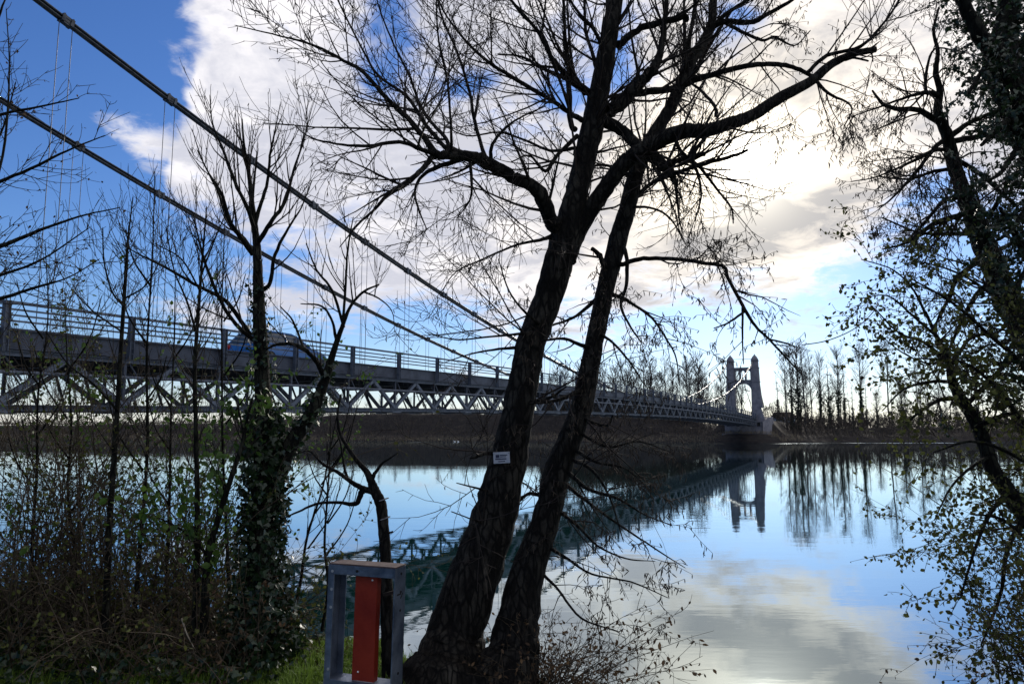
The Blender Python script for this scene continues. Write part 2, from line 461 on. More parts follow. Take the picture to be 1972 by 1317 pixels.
def height(X, Y):
    X = np.asarray(X, float); Y = np.asarray(Y, float)
    ye = np.interp(X, YE_X, YE_Y) + (vnoise(X, Y, .7, 3) - .5) * .30
    near = 1.15 + .25 * sstep(-2.5, -6, X) + (vnoise(X, Y, .9, 1) - .5) * .10 + (vnoise(X, Y, .25, 2) - .5) * .03
    near = near + .9 * sstep(4.0, 9, X)
    # abutment mound of the near end of the bridge
    dsx = X + 17.3; dsy = Y - 7.9
    s = dsx * AX[0] + dsy * AX[1]; o = dsx * LAT[0] + dsy * LAT[1]
    near = near + (4.4 - near) * sstep(3.5, -3, s) * sstep(9, 4, np.abs(o - 2.7))
    slope = 1 - sstep(0, 1, (Y - ye) / (1.9 + .12 * np.abs(X + 1)))
    hn = -1.6 + (near + 1.6) * slope
    fy = np.interp(X, FAR_X, FAR_Y) + (vnoise(X, Y, 9, 5) - .5) * 3
    crest = np.interp(X, [-600, -110, -75, -45, 20, 40, 52, 70, 110, 400], [4.6, 4.3, 4.8, 7.4, 7.2, 5.8, 3.4, 3.0, 3.2, 4.5])
    d = Y - fy
    hf = -1.6 + 1.9 * sstep(-3, 1.0, d) + 1.0 * sstep(1, 4, d) + (crest - 1.3) * sstep(5, 17, d) - 2.0 * sstep(24, 40, d)
    hf = hf + (vnoise(X, Y, 6, 6) - .5) * .8 * sstep(2, 10, d) + (vnoise(X, Y, 1.8, 7) - .5) * .35 * sstep(0, 3, d)
    pd = np.hypot(X - 53.0, Y - 168.0); hf = hf + (1.9 - hf) * sstep(8.5, 4.5, pd) * (hf < 1.9)
    # approach embankment behind the pylon
    sx = (X - bp(S_T, 0, 0)[0]); sy = (Y - bp(S_T, 0, 0)[1])
    s2 = sx * AX[0] + sy * AX[1]; o2 = sx * LAT[0] + sy * LAT[1]
    dk = rail_z(S_T) - 1.25
    hf = np.where(s2 > -2, np.maximum(hf, hf + (dk - hf) * sstep(1.0, 3.0, s2) * sstep(9.5, 4.2, np.abs(o2 - 2.7))), hf)
    mid = 60.0
    return np.where(Y < mid, hn, hf)
def axis_grid(segs):
    out = []
    for a, b, stp in segs: out.append(np.arange(a, b, stp))
    return np.concatenate(out + [[segs[-1][1]]])
gx = axis_grid([(-6000, -900, 850), (-900, -160, 37), (-160, -12, 3.7), (-12, -5, .5), (-5, 7, .12), (7, 20, .65), (20, 150, 1.9), (150, 900, 37.5), (900, 6000, 850)])
gy = axis_grid([(-60, -4, 8), (-4, 2, .5), (2, 9, .12), (9, 20, .6), (20, 155, 9), (155, 225, 1.4), (225, 400, 12), (400, 8000, 760)])
GX, GY = np.meshgrid(gx, gy)
GZ = height(GX, GY)
nx = len(gx); ii, jj = np.meshgrid(np.arange(len(gy) - 1), np.arange(nx - 1), indexing='ij')
a0 = (ii * nx + jj).ravel()
me = npmesh('ground', np.stack([GX.ravel(), GY.ravel(), GZ.ravel()], 1), np.stack([a0, a0 + 1, a0 + nx + 1, a0 + nx], 1), None, True)
mg = bpy.data.materials.new('riverbank_ground'); mg.use_nodes = True
t = NT(mg.node_tree); b = mg.node_tree.nodes['Principled BSDF']
tcg = t.n.new('ShaderNodeTexCoord').outputs['Object']
big = t.noise(tcg, .12, 5, .6); fine = t.noise(tcg, 9, 6, .65); mid_ = t.noise(tcg, 1.6, 5, .6)
soil = t.ramp(fine, [(.3, (.008, .006, .004)), (.55, (.022, .017, .011)), (.75, (.05, .04, .025))])
grass = t.ramp(fine, [(.3, (.018, .032, .008)), (.7, (.055, .085, .018))])
near_c = t.mix(t.smooth(mid_, .42, .56), soil, grass)
far_c = t.ramp(t.noise(t.vm('MULTIPLY', tcg, (1, .6, 3)), .5, 7, .7), [(.3, (.014, .013, .014)), (.55, (.028, .025, .024)), (.75, (.06, .05, .04))])
gy_ = t.sep(tcg)[1]
t.l.new(t.mix(t.smooth(gy_, 30, 60), near_c, far_c), b.inputs['Base Color'])
b.inputs['Roughness'].default_value = .95; b.inputs['Specular IOR Level'].default_value = .1
bn = t.n.new('ShaderNodeBump'); bn.inputs['Strength'].default_value = .8; bn.inputs['Distance'].default_value = .03
t.l.new(fine, bn.inputs['Height']); t.l.new(bn.outputs[0], b.inputs['Normal'])
tag(obj('ground', me, mg), kind='structure')

# ------------------------------------------------------------------ river
mw = bpy.data.materials.new('river_water'); mw.use_nodes = True
t = NT(mw.node_tree); t.n.clear()
tcw = t.n.new('ShaderNodeTexCoord').outputs['Object']
wx, wy, wz = t.sep(tcw)
rip1 = t.noise(t.vm('MULTIPLY', tcw, (.55, 1.5, 1)), .9, 3, .5)
rip2 = t.noise(t.vm('MULTIPLY', tcw, (.8, 2.0, 1)), 3.2, 3, .55)
swell = t.noise(t.vm('MULTIPLY', tcw, (.35, .8, 1)), .22, 2, .5)
hgt = t.m('ADD', t.m('MULTIPLY', rip1, .55), t.m('ADD', t.m('MULTIPLY', rip2, .11), t.m('MULTIPLY', swell, 1.2)))
bn = t.n.new('ShaderNodeBump'); bn.inputs['Distance'].default_value = .020
t.l.new(hgt, bn.inputs['Height'])
shore = t.m('ADD', 164.0, t.m('MULTIPLY', t.m('ABSOLUTE', t.m('SUBTRACT', wx, 56.0)), .25))
du = t.m('DIVIDE', t.m('SUBTRACT', t.m('SUBTRACT', wy, shore), -11.0), 5.0)
riff = t.m('MULTIPLY', t.m('EXPONENT', t.m('MULTIPLY', t.m('MULTIPLY', du, du), -1.0)), t.smooth(t.noise(t.vm('MULTIPLY', tcw, (.035, .03, 1)), 1.0, 3, .6), .51, .64))
calm = t.smooth(t.noise(t.vm('MULTIPLY', tcw, (.02, .07, 1)), 1.0, 3, .5), .40, .62)
t.l.new(t.m('ADD', t.m('ADD', .07, t.m('MULTIPLY', calm, .20)), t.m('MULTIPLY', riff, 4.0)), bn.inputs['Strength'])
gl = t.n.new('ShaderNodeBsdfGlossy'); t.l.new(t.m('ADD', .015, t.m('MULTIPLY', riff, .22)), gl.inputs['Roughness']); gl.inputs[0].default_value = (.80, .90, .96, 1)
t.l.new(bn.outputs[0], gl.inputs['Normal'])
df = t.n.new('ShaderNodeBsdfDiffuse'); df.inputs[0].default_value = (.003, .030, .026, 1)
fr = t.n.new('ShaderNodeFresnel'); fr.inputs['IOR'].default_value = 1.9; t.l.new(bn.outputs[0], fr.inputs['Normal'])
mx = t.n.new('ShaderNodeMixShader'); t.l.new(t.m('ADD', t.m('MULTIPLY', fr.outputs[0], .88), .26, clamp=True), mx.inputs[0])
t.l.new(df.outputs[0], mx.inputs[1]); t.l.new(gl.outputs[0], mx.inputs[2])
o_ = t.n.new('ShaderNodeOutputMaterial'); t.l.new(mx.outputs[0], o_.inputs[0])
me = npmesh('water', [(-3000, -200, 0), (3000, -200, 0), (3000, 900, 0), (-3000, 900, 0)], [(0, 1, 2, 3)])
tag(obj('water', me, mw), kind='structure')
# ------------------------------------------------------------------ suspension bridge
br = thing('suspension_bridge', 'grey steel suspension bridge with truss deck crossing the river to a stone pylon', 'bridge', bp(S_T, 2.7, 1.5))
S1, S2 = S0 - 3 * PAN, S0 + 47 * PAN                     # ends of the trussed deck
NP = 50
ss = [S1 + k * PAN for k in range(NP + 1)]
BEAM_TOP, BEAM_BOT, CH_BOT = -.70, -1.22, -2.72           # below the hand rail
Z = np.array([0, 0, 1.0])
# deck
m = MB()
for k in range(NP):
    a, b_ = ss[k], ss[k + 1]
    m.beam(bp(a, 2.75, rail_z(a) - 1.05), bp(b_, 2.75, rail_z(b_) - 1.05), 5.1, .12)
m.build('deck', M_asphalt, br)
m = MB()
for k in range(NP + 1):
    s = ss[k]; z = rail_z(s) - 1.33
    m.ibeam(bp(s, .1, z), bp(s, 5.4, z), .16, .44)
    if k < NP: m.ibeam(bp(s + PAN / 2, .1, z), bp(s + PAN / 2, 5.4, z), .12, .34)
for off in (.9, 1.9, 2.75, 3.6, 4.6):
    for k in range(NP): m.ibeam(bp(ss[k], off, rail_z(ss[k]) - 1.24), bp(ss[k + 1], off, rail_z(ss[k + 1]) - 1.24), .10, .22)
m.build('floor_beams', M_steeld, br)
m = MB()
for k in range(NP):                                       # lateral bracing at the bottom
    a, b_ = ss[k], ss[k + 1]; za, zb = rail_z(a) + CH_BOT + .05, rail_z(b_) + CH_BOT + .05
    m.beam(bp(a, .1, za), bp(b_, 5.4, zb), .07, .07); m.beam(bp(b_, .1, zb + .08), bp(a, 5.4, za + .08), .07, .07)
    m.beam(bp(a, .1, za - .02), bp(a, 5.4, za - .02), .12, .12)
    for q in (.27, .5, .73):                              # sway frames between the trusses
        m.beam(bp(a, 5.5 * q - .3, za), bp(a, 5.5 * q + .3, rail_z(a) - 1.5), .06, .06, up=AX)
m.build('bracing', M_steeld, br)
for side in (0, 1):
    off = 0.0 if side == 0 else 5.5
    sgn = -1 if side == 0 else 1
    m = MB()
    for k in range(NP):
        a, b_ = ss[k], ss[k + 1]
        m.ibeam(bp(a + .004, off, rail_z(a) + BEAM_BOT - .07), bp(b_ - .004, off, rail_z(b_) + BEAM_BOT - .07), .22, .13)          # top chord
        m.ibeam(bp(a + .004, off, rail_z(a) + CH_BOT + .07), bp(b_ - .004, off, rail_z(b_) + CH_BOT + .07), .26, .15)            # bottom chord
        m.box(bp(a, off, rail_z(a) + CH_BOT + .17), AX * .28, LAT * .015, Z * .13)            # gusset plates
        m.box(bp(a + PAN / 2, off, rail_z(a + PAN / 2) + BEAM_BOT - .16), AX * .22, LAT * .015, Z * .10)
        m.box(bp(a, off, rail_z(a) + CH_BOT - .03), AX * .35, LAT * .15, Z * .02)
    truss = m.build('side_truss', M_steel, br)
    truss['label'] = 'side truss of V diagonals facing the camera' if side == 0 else 'side truss on the far side of the deck'
    rest = MB()
    for k in range(NP):
        a, b_ = ss[k], ss[k + 1]; c = a + PAN / 2
        zt = rail_z(c) + BEAM_BOT - .15
        for p, q in ((a, c), (b_, c)):
            m = MB() if side == 0 else rest
            zb = rail_z(p) + CH_BOT + .16
            u = LAT * .055
            for e in (-1, 1):                              # twin flats with batten plates: a built-up diagonal
                m.beam(bp(p, off, zb) + e * u, bp(q, off, zt) + e * u, .016, .15, up=LAT * 0 + Z)
            for f_ in (.2, .4, .6, .8):
                pp = bp(p, off, zb) * (1 - f_) + bp(q, off, zt) * f_
                m.beam(pp - u, pp + u, .10, .012)
            if side == 0: 
                dg = m.build('diagonal', M_steel, truss)
    if side == 1:
        dg = rest.build('diagonal', M_steel, truss); dg['kind'] = 'stuff'
    # verticals
    for k in range(NP + 1):
        m = MB(); s = ss[k]; m.beam(bp(s, off, rail_z(s) + CH_BOT + .15), bp(s, off, rail_z(s) + BEAM_BOT - .14), .09, .09, up=AX)
        if k < NP: m.beam(bp(s + .15, off, rail_z(s) + BEAM_BOT - .14), bp(s + .62, off, rail_z(s) - 1.95), .04, .04)
        m.build('vertical', M_beam, truss)
    # kerb beam, pipe and railing
    m = MB()
    for k in range(NP):
        a, b_ = ss[k], ss[k + 1]
        m.ibeam(bp(a + .003, off + sgn * .05, rail_z(a) + (BEAM_TOP + BEAM_BOT) / 2 + .01), bp(b_ - .003, off + sgn * .05, rail_z(b_) + (BEAM_TOP + BEAM_BOT) / 2 + .01), .20, .50, th=.03)
    m.build('edge_beam', M_beam, br)
    rl = MB()
    for k in range(NP):
        a, b_ = ss[k], ss[k + 1]
        P_ = lambda s, dz: bp(s, off + sgn * .08, rail_z(s) + dz)
        rl.beam(P_(a, -.03), P_(b_, -.03), .085, .07)
        for dz in (-.20, -.345, -.49): rl.beam(P_(a, dz), P_(b_, dz), .045, .045)
    railing = rl.build('railing', M_steel, br)
    for k in range(NP + 1):
        s = ss[k]; m = MB()
        m.ibeam(bp(s, off + sgn * .20, rail_z(s) - 1.26), bp(s, off + sgn * .20, rail_z(s) - .01), .15, .14, up=AX, th=.014)
        for zz in (-.8, -.95, -1.1): m.ball(bp(s, off + sgn * .29, rail_z(s) + zz), .016, 6, 4)
        m.build('post', M_steel, railing)
    if side == 0:
        m = MB(); m.tube([bp(s, -.27, rail_z(s) - 1.78) for s in ss], .045, 8)
        m.build('pipe', M_steel, br, smooth=True)
    # main cable: a bundle of strands
    o0 = .16 if side == 0 else 5.55
    def off_c(s): return o0 if side == 0 else 5.92 - .45 * sstep(60, 170, s)
    cs_ = np.linspace(-2, S_T, 120)
    m = MB()
    for row in (-1, 1):
        for q in (-1, 0, 1):
            m.tube([bp(s, off_c(s) + q * .062, cable_z(s) + row * .052 - abs(q) * .01) for s in cs_], .029, 7)
    mc = m.build('main_cable', M_cable, br, smooth=True)
    mc['label'] = 'suspension cable on the camera side' if side == 0 else 'suspension cable on the far side'
    oc = S0 + (1.16 if side == 0 else 2.18)
    resth = MB()
    for k in range(-2, 47):
        s = oc + k * PAN
        if s > S_T - 4: continue
        dzs = (cable_z(s + .1) - cable_z(s - .1)) / .2
        tg = norm(AX + Z * dzs); u = norm(np.cross(LAT, tg)); u = u if u[2] > 0 else -u
        c = bp(s, off_c(s), cable_z(s))
        m = MB()
        for e in (-.13, .13): m.box(c + tg * e, tg * .045, LAT * .11, u * .105)
        m.box(c, tg * .12, LAT * .075, u * .118)
        for e in (-.13, .13):
            for g_ in (-1, 1): m.ball(c + tg * e + LAT * .085 * g_ + u * .115, .028, 6, 4)
        m.build('cable_clamp', M_cable, mc)
        hm = MB() if side == 0 else resth
        zl = rail_z(s) - 1.5
        if cable_z(s) > zl + .3:
            for e in (-.19, .19): hm.tube([bp(s + e, off_c(s), cable_z(s) + e * dzs - .1), bp(s + e, off_c(s), zl)], .011, 5)
        if side == 0 and hm.n: hm.build('hanger', M_cable, br)
    if side == 1:
        h = resth.build('hanger', M_cable, br); h['kind'] = 'stuff'

# far pylon of stone -------------------------------------------------
py = MB()
zd = EYE - .8                                             # foot of the masonry
def leg(mb, c_off, z0, z1, w0, w1, d0, d1, out0=0.0):
    """four-sided battered shaft; out0 widens the foot away from the roadway"""
    sg = -1 if c_off < 2.7 else 1
    V = []
    for z, w_, d_, o_ in ((z0, w0, d0, out0), (z1, w1, d1, 0)):
        for a, b_ in ((-1, -1), (1, -1), (1, 1), (-1, 1)):
            off = c_off + b_ * w_ / 2 + (sg * o_ if b_ == sg else 0)
            V.append(bp(S_T + a * d_ / 2, off, z))
    mb.add(V, [(0, 1, 5, 4), (1, 2, 6, 5), (2, 3, 7, 6), (3, 0, 4, 7), (4, 5, 6, 7), (3, 2, 1, 0)])
LO, HI = -.05, 5.35                                       # leg centres
zdeck = rail_z(S_T) - .9
for c in (LO, HI):
    leg(py, c, zdeck - .6, EYE + 5.0, 2.0, 1.85, 2.7, 2.4, .85)
    leg(py, c, EYE + 5.0, EYE + 10.9, 1.82, 1.74, 2.3, 2.0, .50)
    leg(py, c, EYE + 10.9, EYE + 14.1, 1.66, 1.60, 1.9, 1.75, .08)
    leg(py, c, EYE + 14.1, EYE + 15.7, 1.50, 1.46, 1.65, 1.6)
    leg(py, c, EYE + 10.85, EYE + 11.05, 1.92, 1.92, 2.2, 2.2, .05)
    leg(py, c, EYE + 14.0, EYE + 14.2, 1.78, 1.78, 1.95, 1.95)
# wall between the legs with the great arch
ins0, ins1 = LO + .86, HI - .86; wmid = (ins0 + ins1) / 2; rad = (ins1 - ins0) / 2 - .02
za = EYE + 8.75
N = 24
for i in range(N):
    t0, t1 = math.pi * i / N, math.pi * (i + 1) / N
    x0, x1 = wmid + rad * math.cos(t0), wmid + rad * math.cos(t1)
    y0, y1 = za + rad * .98 * math.sin(t0), za + rad * .98 * math.sin(t1)
    V = [bp(S_T + e, x, z) for e in (-.7, .7) for x, z in ((x0, y0), (x1, y1), (x1, EYE + 11.2), (x0, EYE + 11.2))]
    py.add(V, [(0, 1, 2, 3), (7, 6, 5, 4), (0, 4, 5, 1), (3, 2, 6, 7)])
def pbox(mb, off0, off1, z0, z1, d):
    mb.box(bp(S_T, (off0 + off1) / 2, (z0 + z1) / 2), AX * d / 2, LAT * abs(off1 - off0) / 2, Z * (z1 - z0) / 2)
pbox(py, ins0 - .02, ins1 + .02, EYE + 11.2, EYE + 11.38, 1.7)
pbox(py, ins0 - .02, ins1 + .02, EYE + 13.72, EYE + 14.1, 1.5)
pbox(py, ins0 - .02, ins1 + .02, EYE + 14.1, EYE + 14.22, 1.75)
nb = 3; gap = (ins1 - ins0) / nb; pw = .34
for i in range(nb + 1):
    c = ins0 + gap * i
    pbox(py, c - pw / 2, c + pw / 2, EYE + 11.38, EYE + 13.1, 1.0)
for i in range(nb):                                       # small arches
    c = ins0 + gap * (i + .5); r_ = (gap - pw) / 2
    for j in range(10):
        t0, t1 = math.pi * j / 10, math.pi * (j + 1) / 10
        x0, x1 = c + r_ * math.cos(t0), c + r_ * math.cos(t1)
        V = [bp(S_T + e, x, z) for e in (-.5, .5) for x, z in ((x0, EYE + 13.1 + r_ * math.sin(t0) * .95), (x1, EYE + 13.1 + r_ * math.sin(t1) * .95), (x1, EYE + 13.73), (x0, EYE + 13.73))]
        py.add(V, [(0, 1, 2, 3), (7, 6, 5, 4), (0, 4, 5, 1)])
    for e in (0, 1):
        px_ = c - gap / 2 if e == 0 else c + gap / 2 - pw / 2
        pbox(py, px_, px_ + pw / 2, EYE + 13.1, EYE + 13.73, .99)
pyl = py.build('pylon', M_stone, br)
pyl['label'] = 'pale stone pylon with round arch and two pointed turrets'
for c in (LO, HI):
    m = MB()
    m.box(bp(S_T, c, EYE + 15.78), AX * .92, LAT * .84, Z * .07)
    base = bp(S_T, c, EYE + 15.87); V = []
    for r_, z in ((.84, 0), (.82, .25), (.50, .80), (.20, 1.12), (.10, 1.30)):
        for j in range(8): V.append(base + AX * r_ * 1.12 * math.cos((j + .5) * math.pi / 4) + LAT * r_ * math.sin((j + .5) * math.pi / 4) + Z * z)
    Q = [(i * 8 + j, i * 8 + (j + 1) % 8, (i + 1) * 8 + (j + 1) % 8, (i + 1) * 8 + j) for i in range(4) for j in range(8)]
    m.add(V, Q); m.ball(base + Z * 1.33, .10, 8, 6)
    m.build('turret_cap', M_stone, pyl)
m = MB(); m.tube([bp(S_T, LO + .6, EYE + 16.2), bp(S_T, HI - .6, EYE + 16.2)], .05, 6)
m.build('tie_rod', M_cable, pyl)
m = MB()                                                  # pier below the deck
m.box(bp(S_T, 2.7, (zdeck - .6 + .5) / 2), AX * 1.9, LAT * 4.1, Z * ((zdeck - .6 - .5) / 2))
m.box(bp(S_T, 2.7, zdeck - .75), AX * 2.1, LAT * 4.4, Z * .15)
m.box(bp(S_T - .4, 2.7, 1.1), AX * 2.4, LAT * 4.6, Z * .9)
o = m.build('pier', M_stone, pyl)
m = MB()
for q in (-.6, 1.5, 3.9, 6.0): m.box(bp(S_T - 1.93, q, zdeck - 1.45), AX * .03, LAT * .33, Z * .42)  # thin black slabs on the pier face, painting the shade of recesses
m.build('niche_shade', M_black, pyl)
m = MB()                                                  # curved wing wall on the upstream side
V = [bp(S_T - 2.6, -1.5, .4), bp(S_T - .4, -3.1, .4), bp(S_T + 5, -3.5, .4), bp(S_T + 5, -1.5, .4),
     bp(S_T - 2.3, -1.5, 4.6), bp(S_T - .2, -2.7, 5.6), bp(S_T + 5, -3.1, 5.8), bp(S_T + 5, -1.5, 5.8)]
m.add(V, [(0, 1, 5, 4), (1, 2, 6, 5), (2, 3, 7, 6), (3, 0, 4, 7), (4, 5, 6, 7)])
m.build('wing_wall', M_stone, pyl)
# backstays behind the far pylon, down to the ground
for side in (0, 1):
    m = MB(); o0 = .16 if side == 0 else 5.47
    for row in (-1, 1):
        for q in (-1, 0, 1):
            m.tube([bp(S_T + u * 26, o0 + q * .062, cable_z(S_T) + row * .052 - u * (cable_z(S_T) - 4.5)) for u in (0, .5, 1)], .03, 6)
    m.build('backstay', M_cable, br)

# ------------------------------------------------------------------ blue car on the deck
CS = S0 + 3.62 * PAN; cz = rail_z(CS) - .985
car = thing('car', 'blue car driving over the bridge deck behind the ivy-clad tree', 'car', bp(CS, 2.6, cz))
M_blue = mat('blue_paint', (.010, .10, .32), rough=.3, spec=.6)
M_glass = mat('car_glass', (.02, .03, .035), rough=.08, spec=.8)
M_lampg = mat('lamp_glass', (.7, .7, .72), rough=.15, spec=.8)
M_red = mat('red_lens', (.35, .02, .02), rough=.2)
def cprof(mb, prof, w_bot, w_top_fn, name=None):
    V = []
    for x, z in prof:
        for e in (-1, 1): V.append(bp(CS + x, 2.6 + e * w_top_fn(z), cz + z))
    n = len(prof); Q = [(2 * i, 2 * i + 1, 2 * ((i + 1) % n) + 1, 2 * ((i + 1) % n)) for i in range(n)]
    base = mb.n
    mb.add(V, Q)
    for e in (0, 1):
        c = np.mean([V[2 * i + e] for i in range(n)], axis=0); k = len(V)
        mb.add([c] + [V[2 * i + e] for i in range(n)], None, [(0, i + 1, (i + 1) % n + 1) for i in range(n)])
lower = [(-2.05, .32), (-2.1, .55), (-2.02, .88), (-1.5, .95), (.95, .97), (1.75, .84), (2.06, .68), (2.1, .42), (2.0, .28), (1.72, .24), (1.68, .46), (1.35, .62), (1.02, .46), (.98, .24), (-.98, .24), (-1.02, .46), (-1.35, .62), (-1.68, .46), (-1.72, .24)]
m = MB(); cprof(m, lower, .86, lambda z: .86 - .05 * max(0, z - .6) / .4)
body = m.build('body', M_blue, car, bevel=.02)
m = MB(); cprof(m, [(-1.95, .9), (-1.62, 1.34), (-1.2, 1.44), (.05, 1.45), (.35, 1.38), (1.1, .94)], .8, lambda z: .80 - .22 * (z - .9) / .55)
m.build('cabin_glass', M_glass, car)
m = MB(); cprof(m, [(-1.66, 1.36), (-1.2, 1.47), (.05, 1.48), (.38, 1.40), (.05, 1.43), (-1.2, 1.42)], .8, lambda z: .62)
for x0, z0, x1, z1 in ((1.05, .95, .36, 1.4), (-.35, .95, -.4, 1.44), (-1.95, .92, -1.6, 1.37)):
    for e in (-1, 1): m.beam(bp(CS + x0, 2.6 + e * .81, cz + z0), bp(CS + x1, 2.6 + e * .60, cz + z1), .06, .04)
m.build('roof', M_blue, car)
for x in (-1.35, 1.35):
    for e in (-1, 1):
        m = MB(); c = bp(CS + x, 2.6 + e * .76, cz + .31)
        m.tube([c - LAT * .1, c + LAT * .1], .31, 20)
        wh = m.build('wheel', M_black, car, smooth=False)
        m = MB(); m.tube([c + LAT * e * .09, c + LAT * e * .115], .19, 12); m.build('rim', M_steel, wh)
for e in (-1, 1):
    m = MB(); m.ball(bp(CS + 2.0, 2.6 + e * .62, cz + .66), .13, 8, 6, (.8, 1.2, .7)); m.build('headlight', M_lampg, car)
    m = MB(); m.ball(bp(CS - 2.03, 2.6 + e * .68, cz + .78), .11, 8, 6, (.6, 1, 1.2)); m.build('tail_light', M_red, car)
    m = MB(); m.ball(bp(CS + .75, 2.6 + e * .95, cz + 1.0), .1, 8, 6, (.7, 1, .7)); m.build('mirror', M_blue, car)
# ------------------------------------------------------------------ big trees with traced limbs
def limb(pts, n=None, per=5, rough=.10, r=None):
    """rows (px, py, Y, width in photo pixels) -> points and radii of one limb"""
    r = r or rng
    A = catmull([(x, y, Y, w_) for x, y, Y, w_ in pts], per)
    P = np.array([at(x, y, Y) for x, y, Y, w_ in A]); R = np.maximum(A[:, 3], .6) / 2 / F * A[:, 2]
    if rough: P[1:-1] += r.normal(size=(len(P) - 2, 3)) * (R[1:-1, None] * rough)
    return P, R
def pack(limbs, n=14):
    P = []; R = []
    for p, r_ in limbs:
        a, b_ = resample(p, r_, n); P.append(a); R.append(b_)
    return np.array(P), np.array(R)

class Tree:
    def __init__(s, name, label, cat, seed, group=None):
        s.r = np.random.default_rng(seed); s.limbs = []; s.trunks = []; s.name = name; s.label = label; s.cat = cat; s.group = group
    def trunk(s, *pts, sides=16): s.trunks.append((limb(pts, r=s.r, per=7, rough=.022), sides)); return s
    def limb(s, *pts, tw=1): s.limbs.append((limb(pts, r=s.r), tw)); return s
    def start(s, mat_):
        base = s.trunks[0][0][0][0]
        s.root = thing(s.name, s.label, s.cat, base, s.group)
        V = []; Q = []; n = 0
        for (P, R), sides in s.trunks + [(l[0], 8) for l in s.limbs]:
            v, q = tube_arrays(P[None], R[None], sides, (.028 if sides > 8 else .04))
            # closed end
            m0 = len(v); v = np.vstack([v, P[-1] + (P[-1] - P[-2]) * .3])
            ln = len(P)
            V.append(v); Q.append(q + n)
            for k in range(sides): Q.append(np.array([[(ln - 1) * sides + k, (ln - 1) * sides + (k + 1) % sides, m0, m0]]) + n)
            n += len(v)
        V = np.vstack(V); Q = np.vstack(Q); tri = Q[Q[:, 2] == Q[:, 3]][:, :3]; Q = Q[Q[:, 2] != Q[:, 3]]
        obj('trunk', npmesh('trunk', V, Q, tri, True), mat_, s.root)
        return s

def twigs(T, limbs, levels, name='crown', cat_n=0, leaf_n=0, leafspec=None, cat_size=.035):
    """limbs: (P,R) stacks to grow on. levels: list of sprout kwargs"""
    P, R = limbs; groups = []; tips = None
    cur = (P, R)
    for i, kw in enumerate(levels):
        kw = dict(kw); sides = kw.pop('sides', 3)
        cur = sprout(cur[0], cur[1], r=T.r, **kw)
        groups.append((cur[0], cur[1], sides))
    o = obj(name, strands_mesh(name, groups), M_twig, T.root)
    last = groups[-1][0]
    allp = np.concatenate([g[0][:, 1:].reshape(-1, 3) for g in groups[-2:]])
    if cat_n:
        k = T.r.choice(len(allp), min(cat_n, len(allp)), replace=False)
        obj('catkins', catkins('catkins', allp[k], T.r, cat_size), M_catkin, T.root)
    if leaf_n:
        k = T.r.choice(len(allp), min(leaf_n, len(allp)), replace=False)
        sz, kind, m_ = leafspec
        obj('leaves', leaf_mesh('leaves', allp[k] + T.r.normal(size=(len(k), 3)) * .01, sz, kind, .8, T.r), m_, T.root)
    return groups

def ivy_wrap(T, P, R, n, size, spread=1.35, name='ivy'):
    k = T.r.integers(0, len(P) - 1, n); f = T.r.random(n)[:, None]
    c = P[k] * (1 - f) + P[k + 1] * f; rr = (R[k] * (1 - f[:, 0]) + R[k + 1] * f[:, 0])
    a = T.r.uniform(0, 2 * np.pi, n); d = np.stack([np.cos(a), np.sin(a), T.r.normal(size=n) * .2], 1)
    pos = c + d * (rr * T.r.uniform(.95, spread, n) + .01)[:, None] + T.r.normal(size=(n, 3)) * .012
    obj(name, leaf_mesh(name, pos, size, 'ivy', .9, T.r, face=d), M_ivy, T.root)

# ---- tree 1: the larger leaning tree in the middle
Y1 = 4.9
T1 = Tree('leaning_tree', 'thick dark leaning tree, left one of the middle pair, a sign on its bark', 'tree', 21)
T1.trunk((850, 1345, 4.75, 190), (860, 1300, 4.8, 150), (870, 1255, 4.85, 122), (880, 1212, 4.9, 106), (912, 1111, 4.9, 98), (947, 1011, 4.95, 86), (978, 890, 5, 72), (1001, 775, 5, 60), (1020, 674, 5.05, 57),
         (1055, 574, 5.1, 57), (1085, 473, 5.1, 60), (1104, 400, 5.1, 50), (1120, 335, 5.15, 44), (1143, 234, 5.2, 46), (1158, 160, 5.2, 40), (1173, 67, 5.2, 36), (1184, 0, 5.25, 32), (1195, -120, 5.3, 24), (1205, -260, 5.3, 12))
T1.trunk((1088, 500, 5.1, 46), (1100, 465, 5.12, 42), (1128, 418, 5.1, 36), (1162, 368, 5.05, 33), (1198, 320, 5.0, 33), (1235, 291, 4.95, 34), (1279, 266, 4.9, 33), (1320, 253, 4.85, 30), (1360, 252, 4.8, 27), (1400, 240, 4.8, 26),
         (1450, 222, 4.8, 24), (1500, 190, 4.8, 23), (1560, 158, 4.8, 20), (1600, 125, 4.8, 17), (1645, 104, 4.8, 14), (1686, 96, 4.8, 12), sides=12)
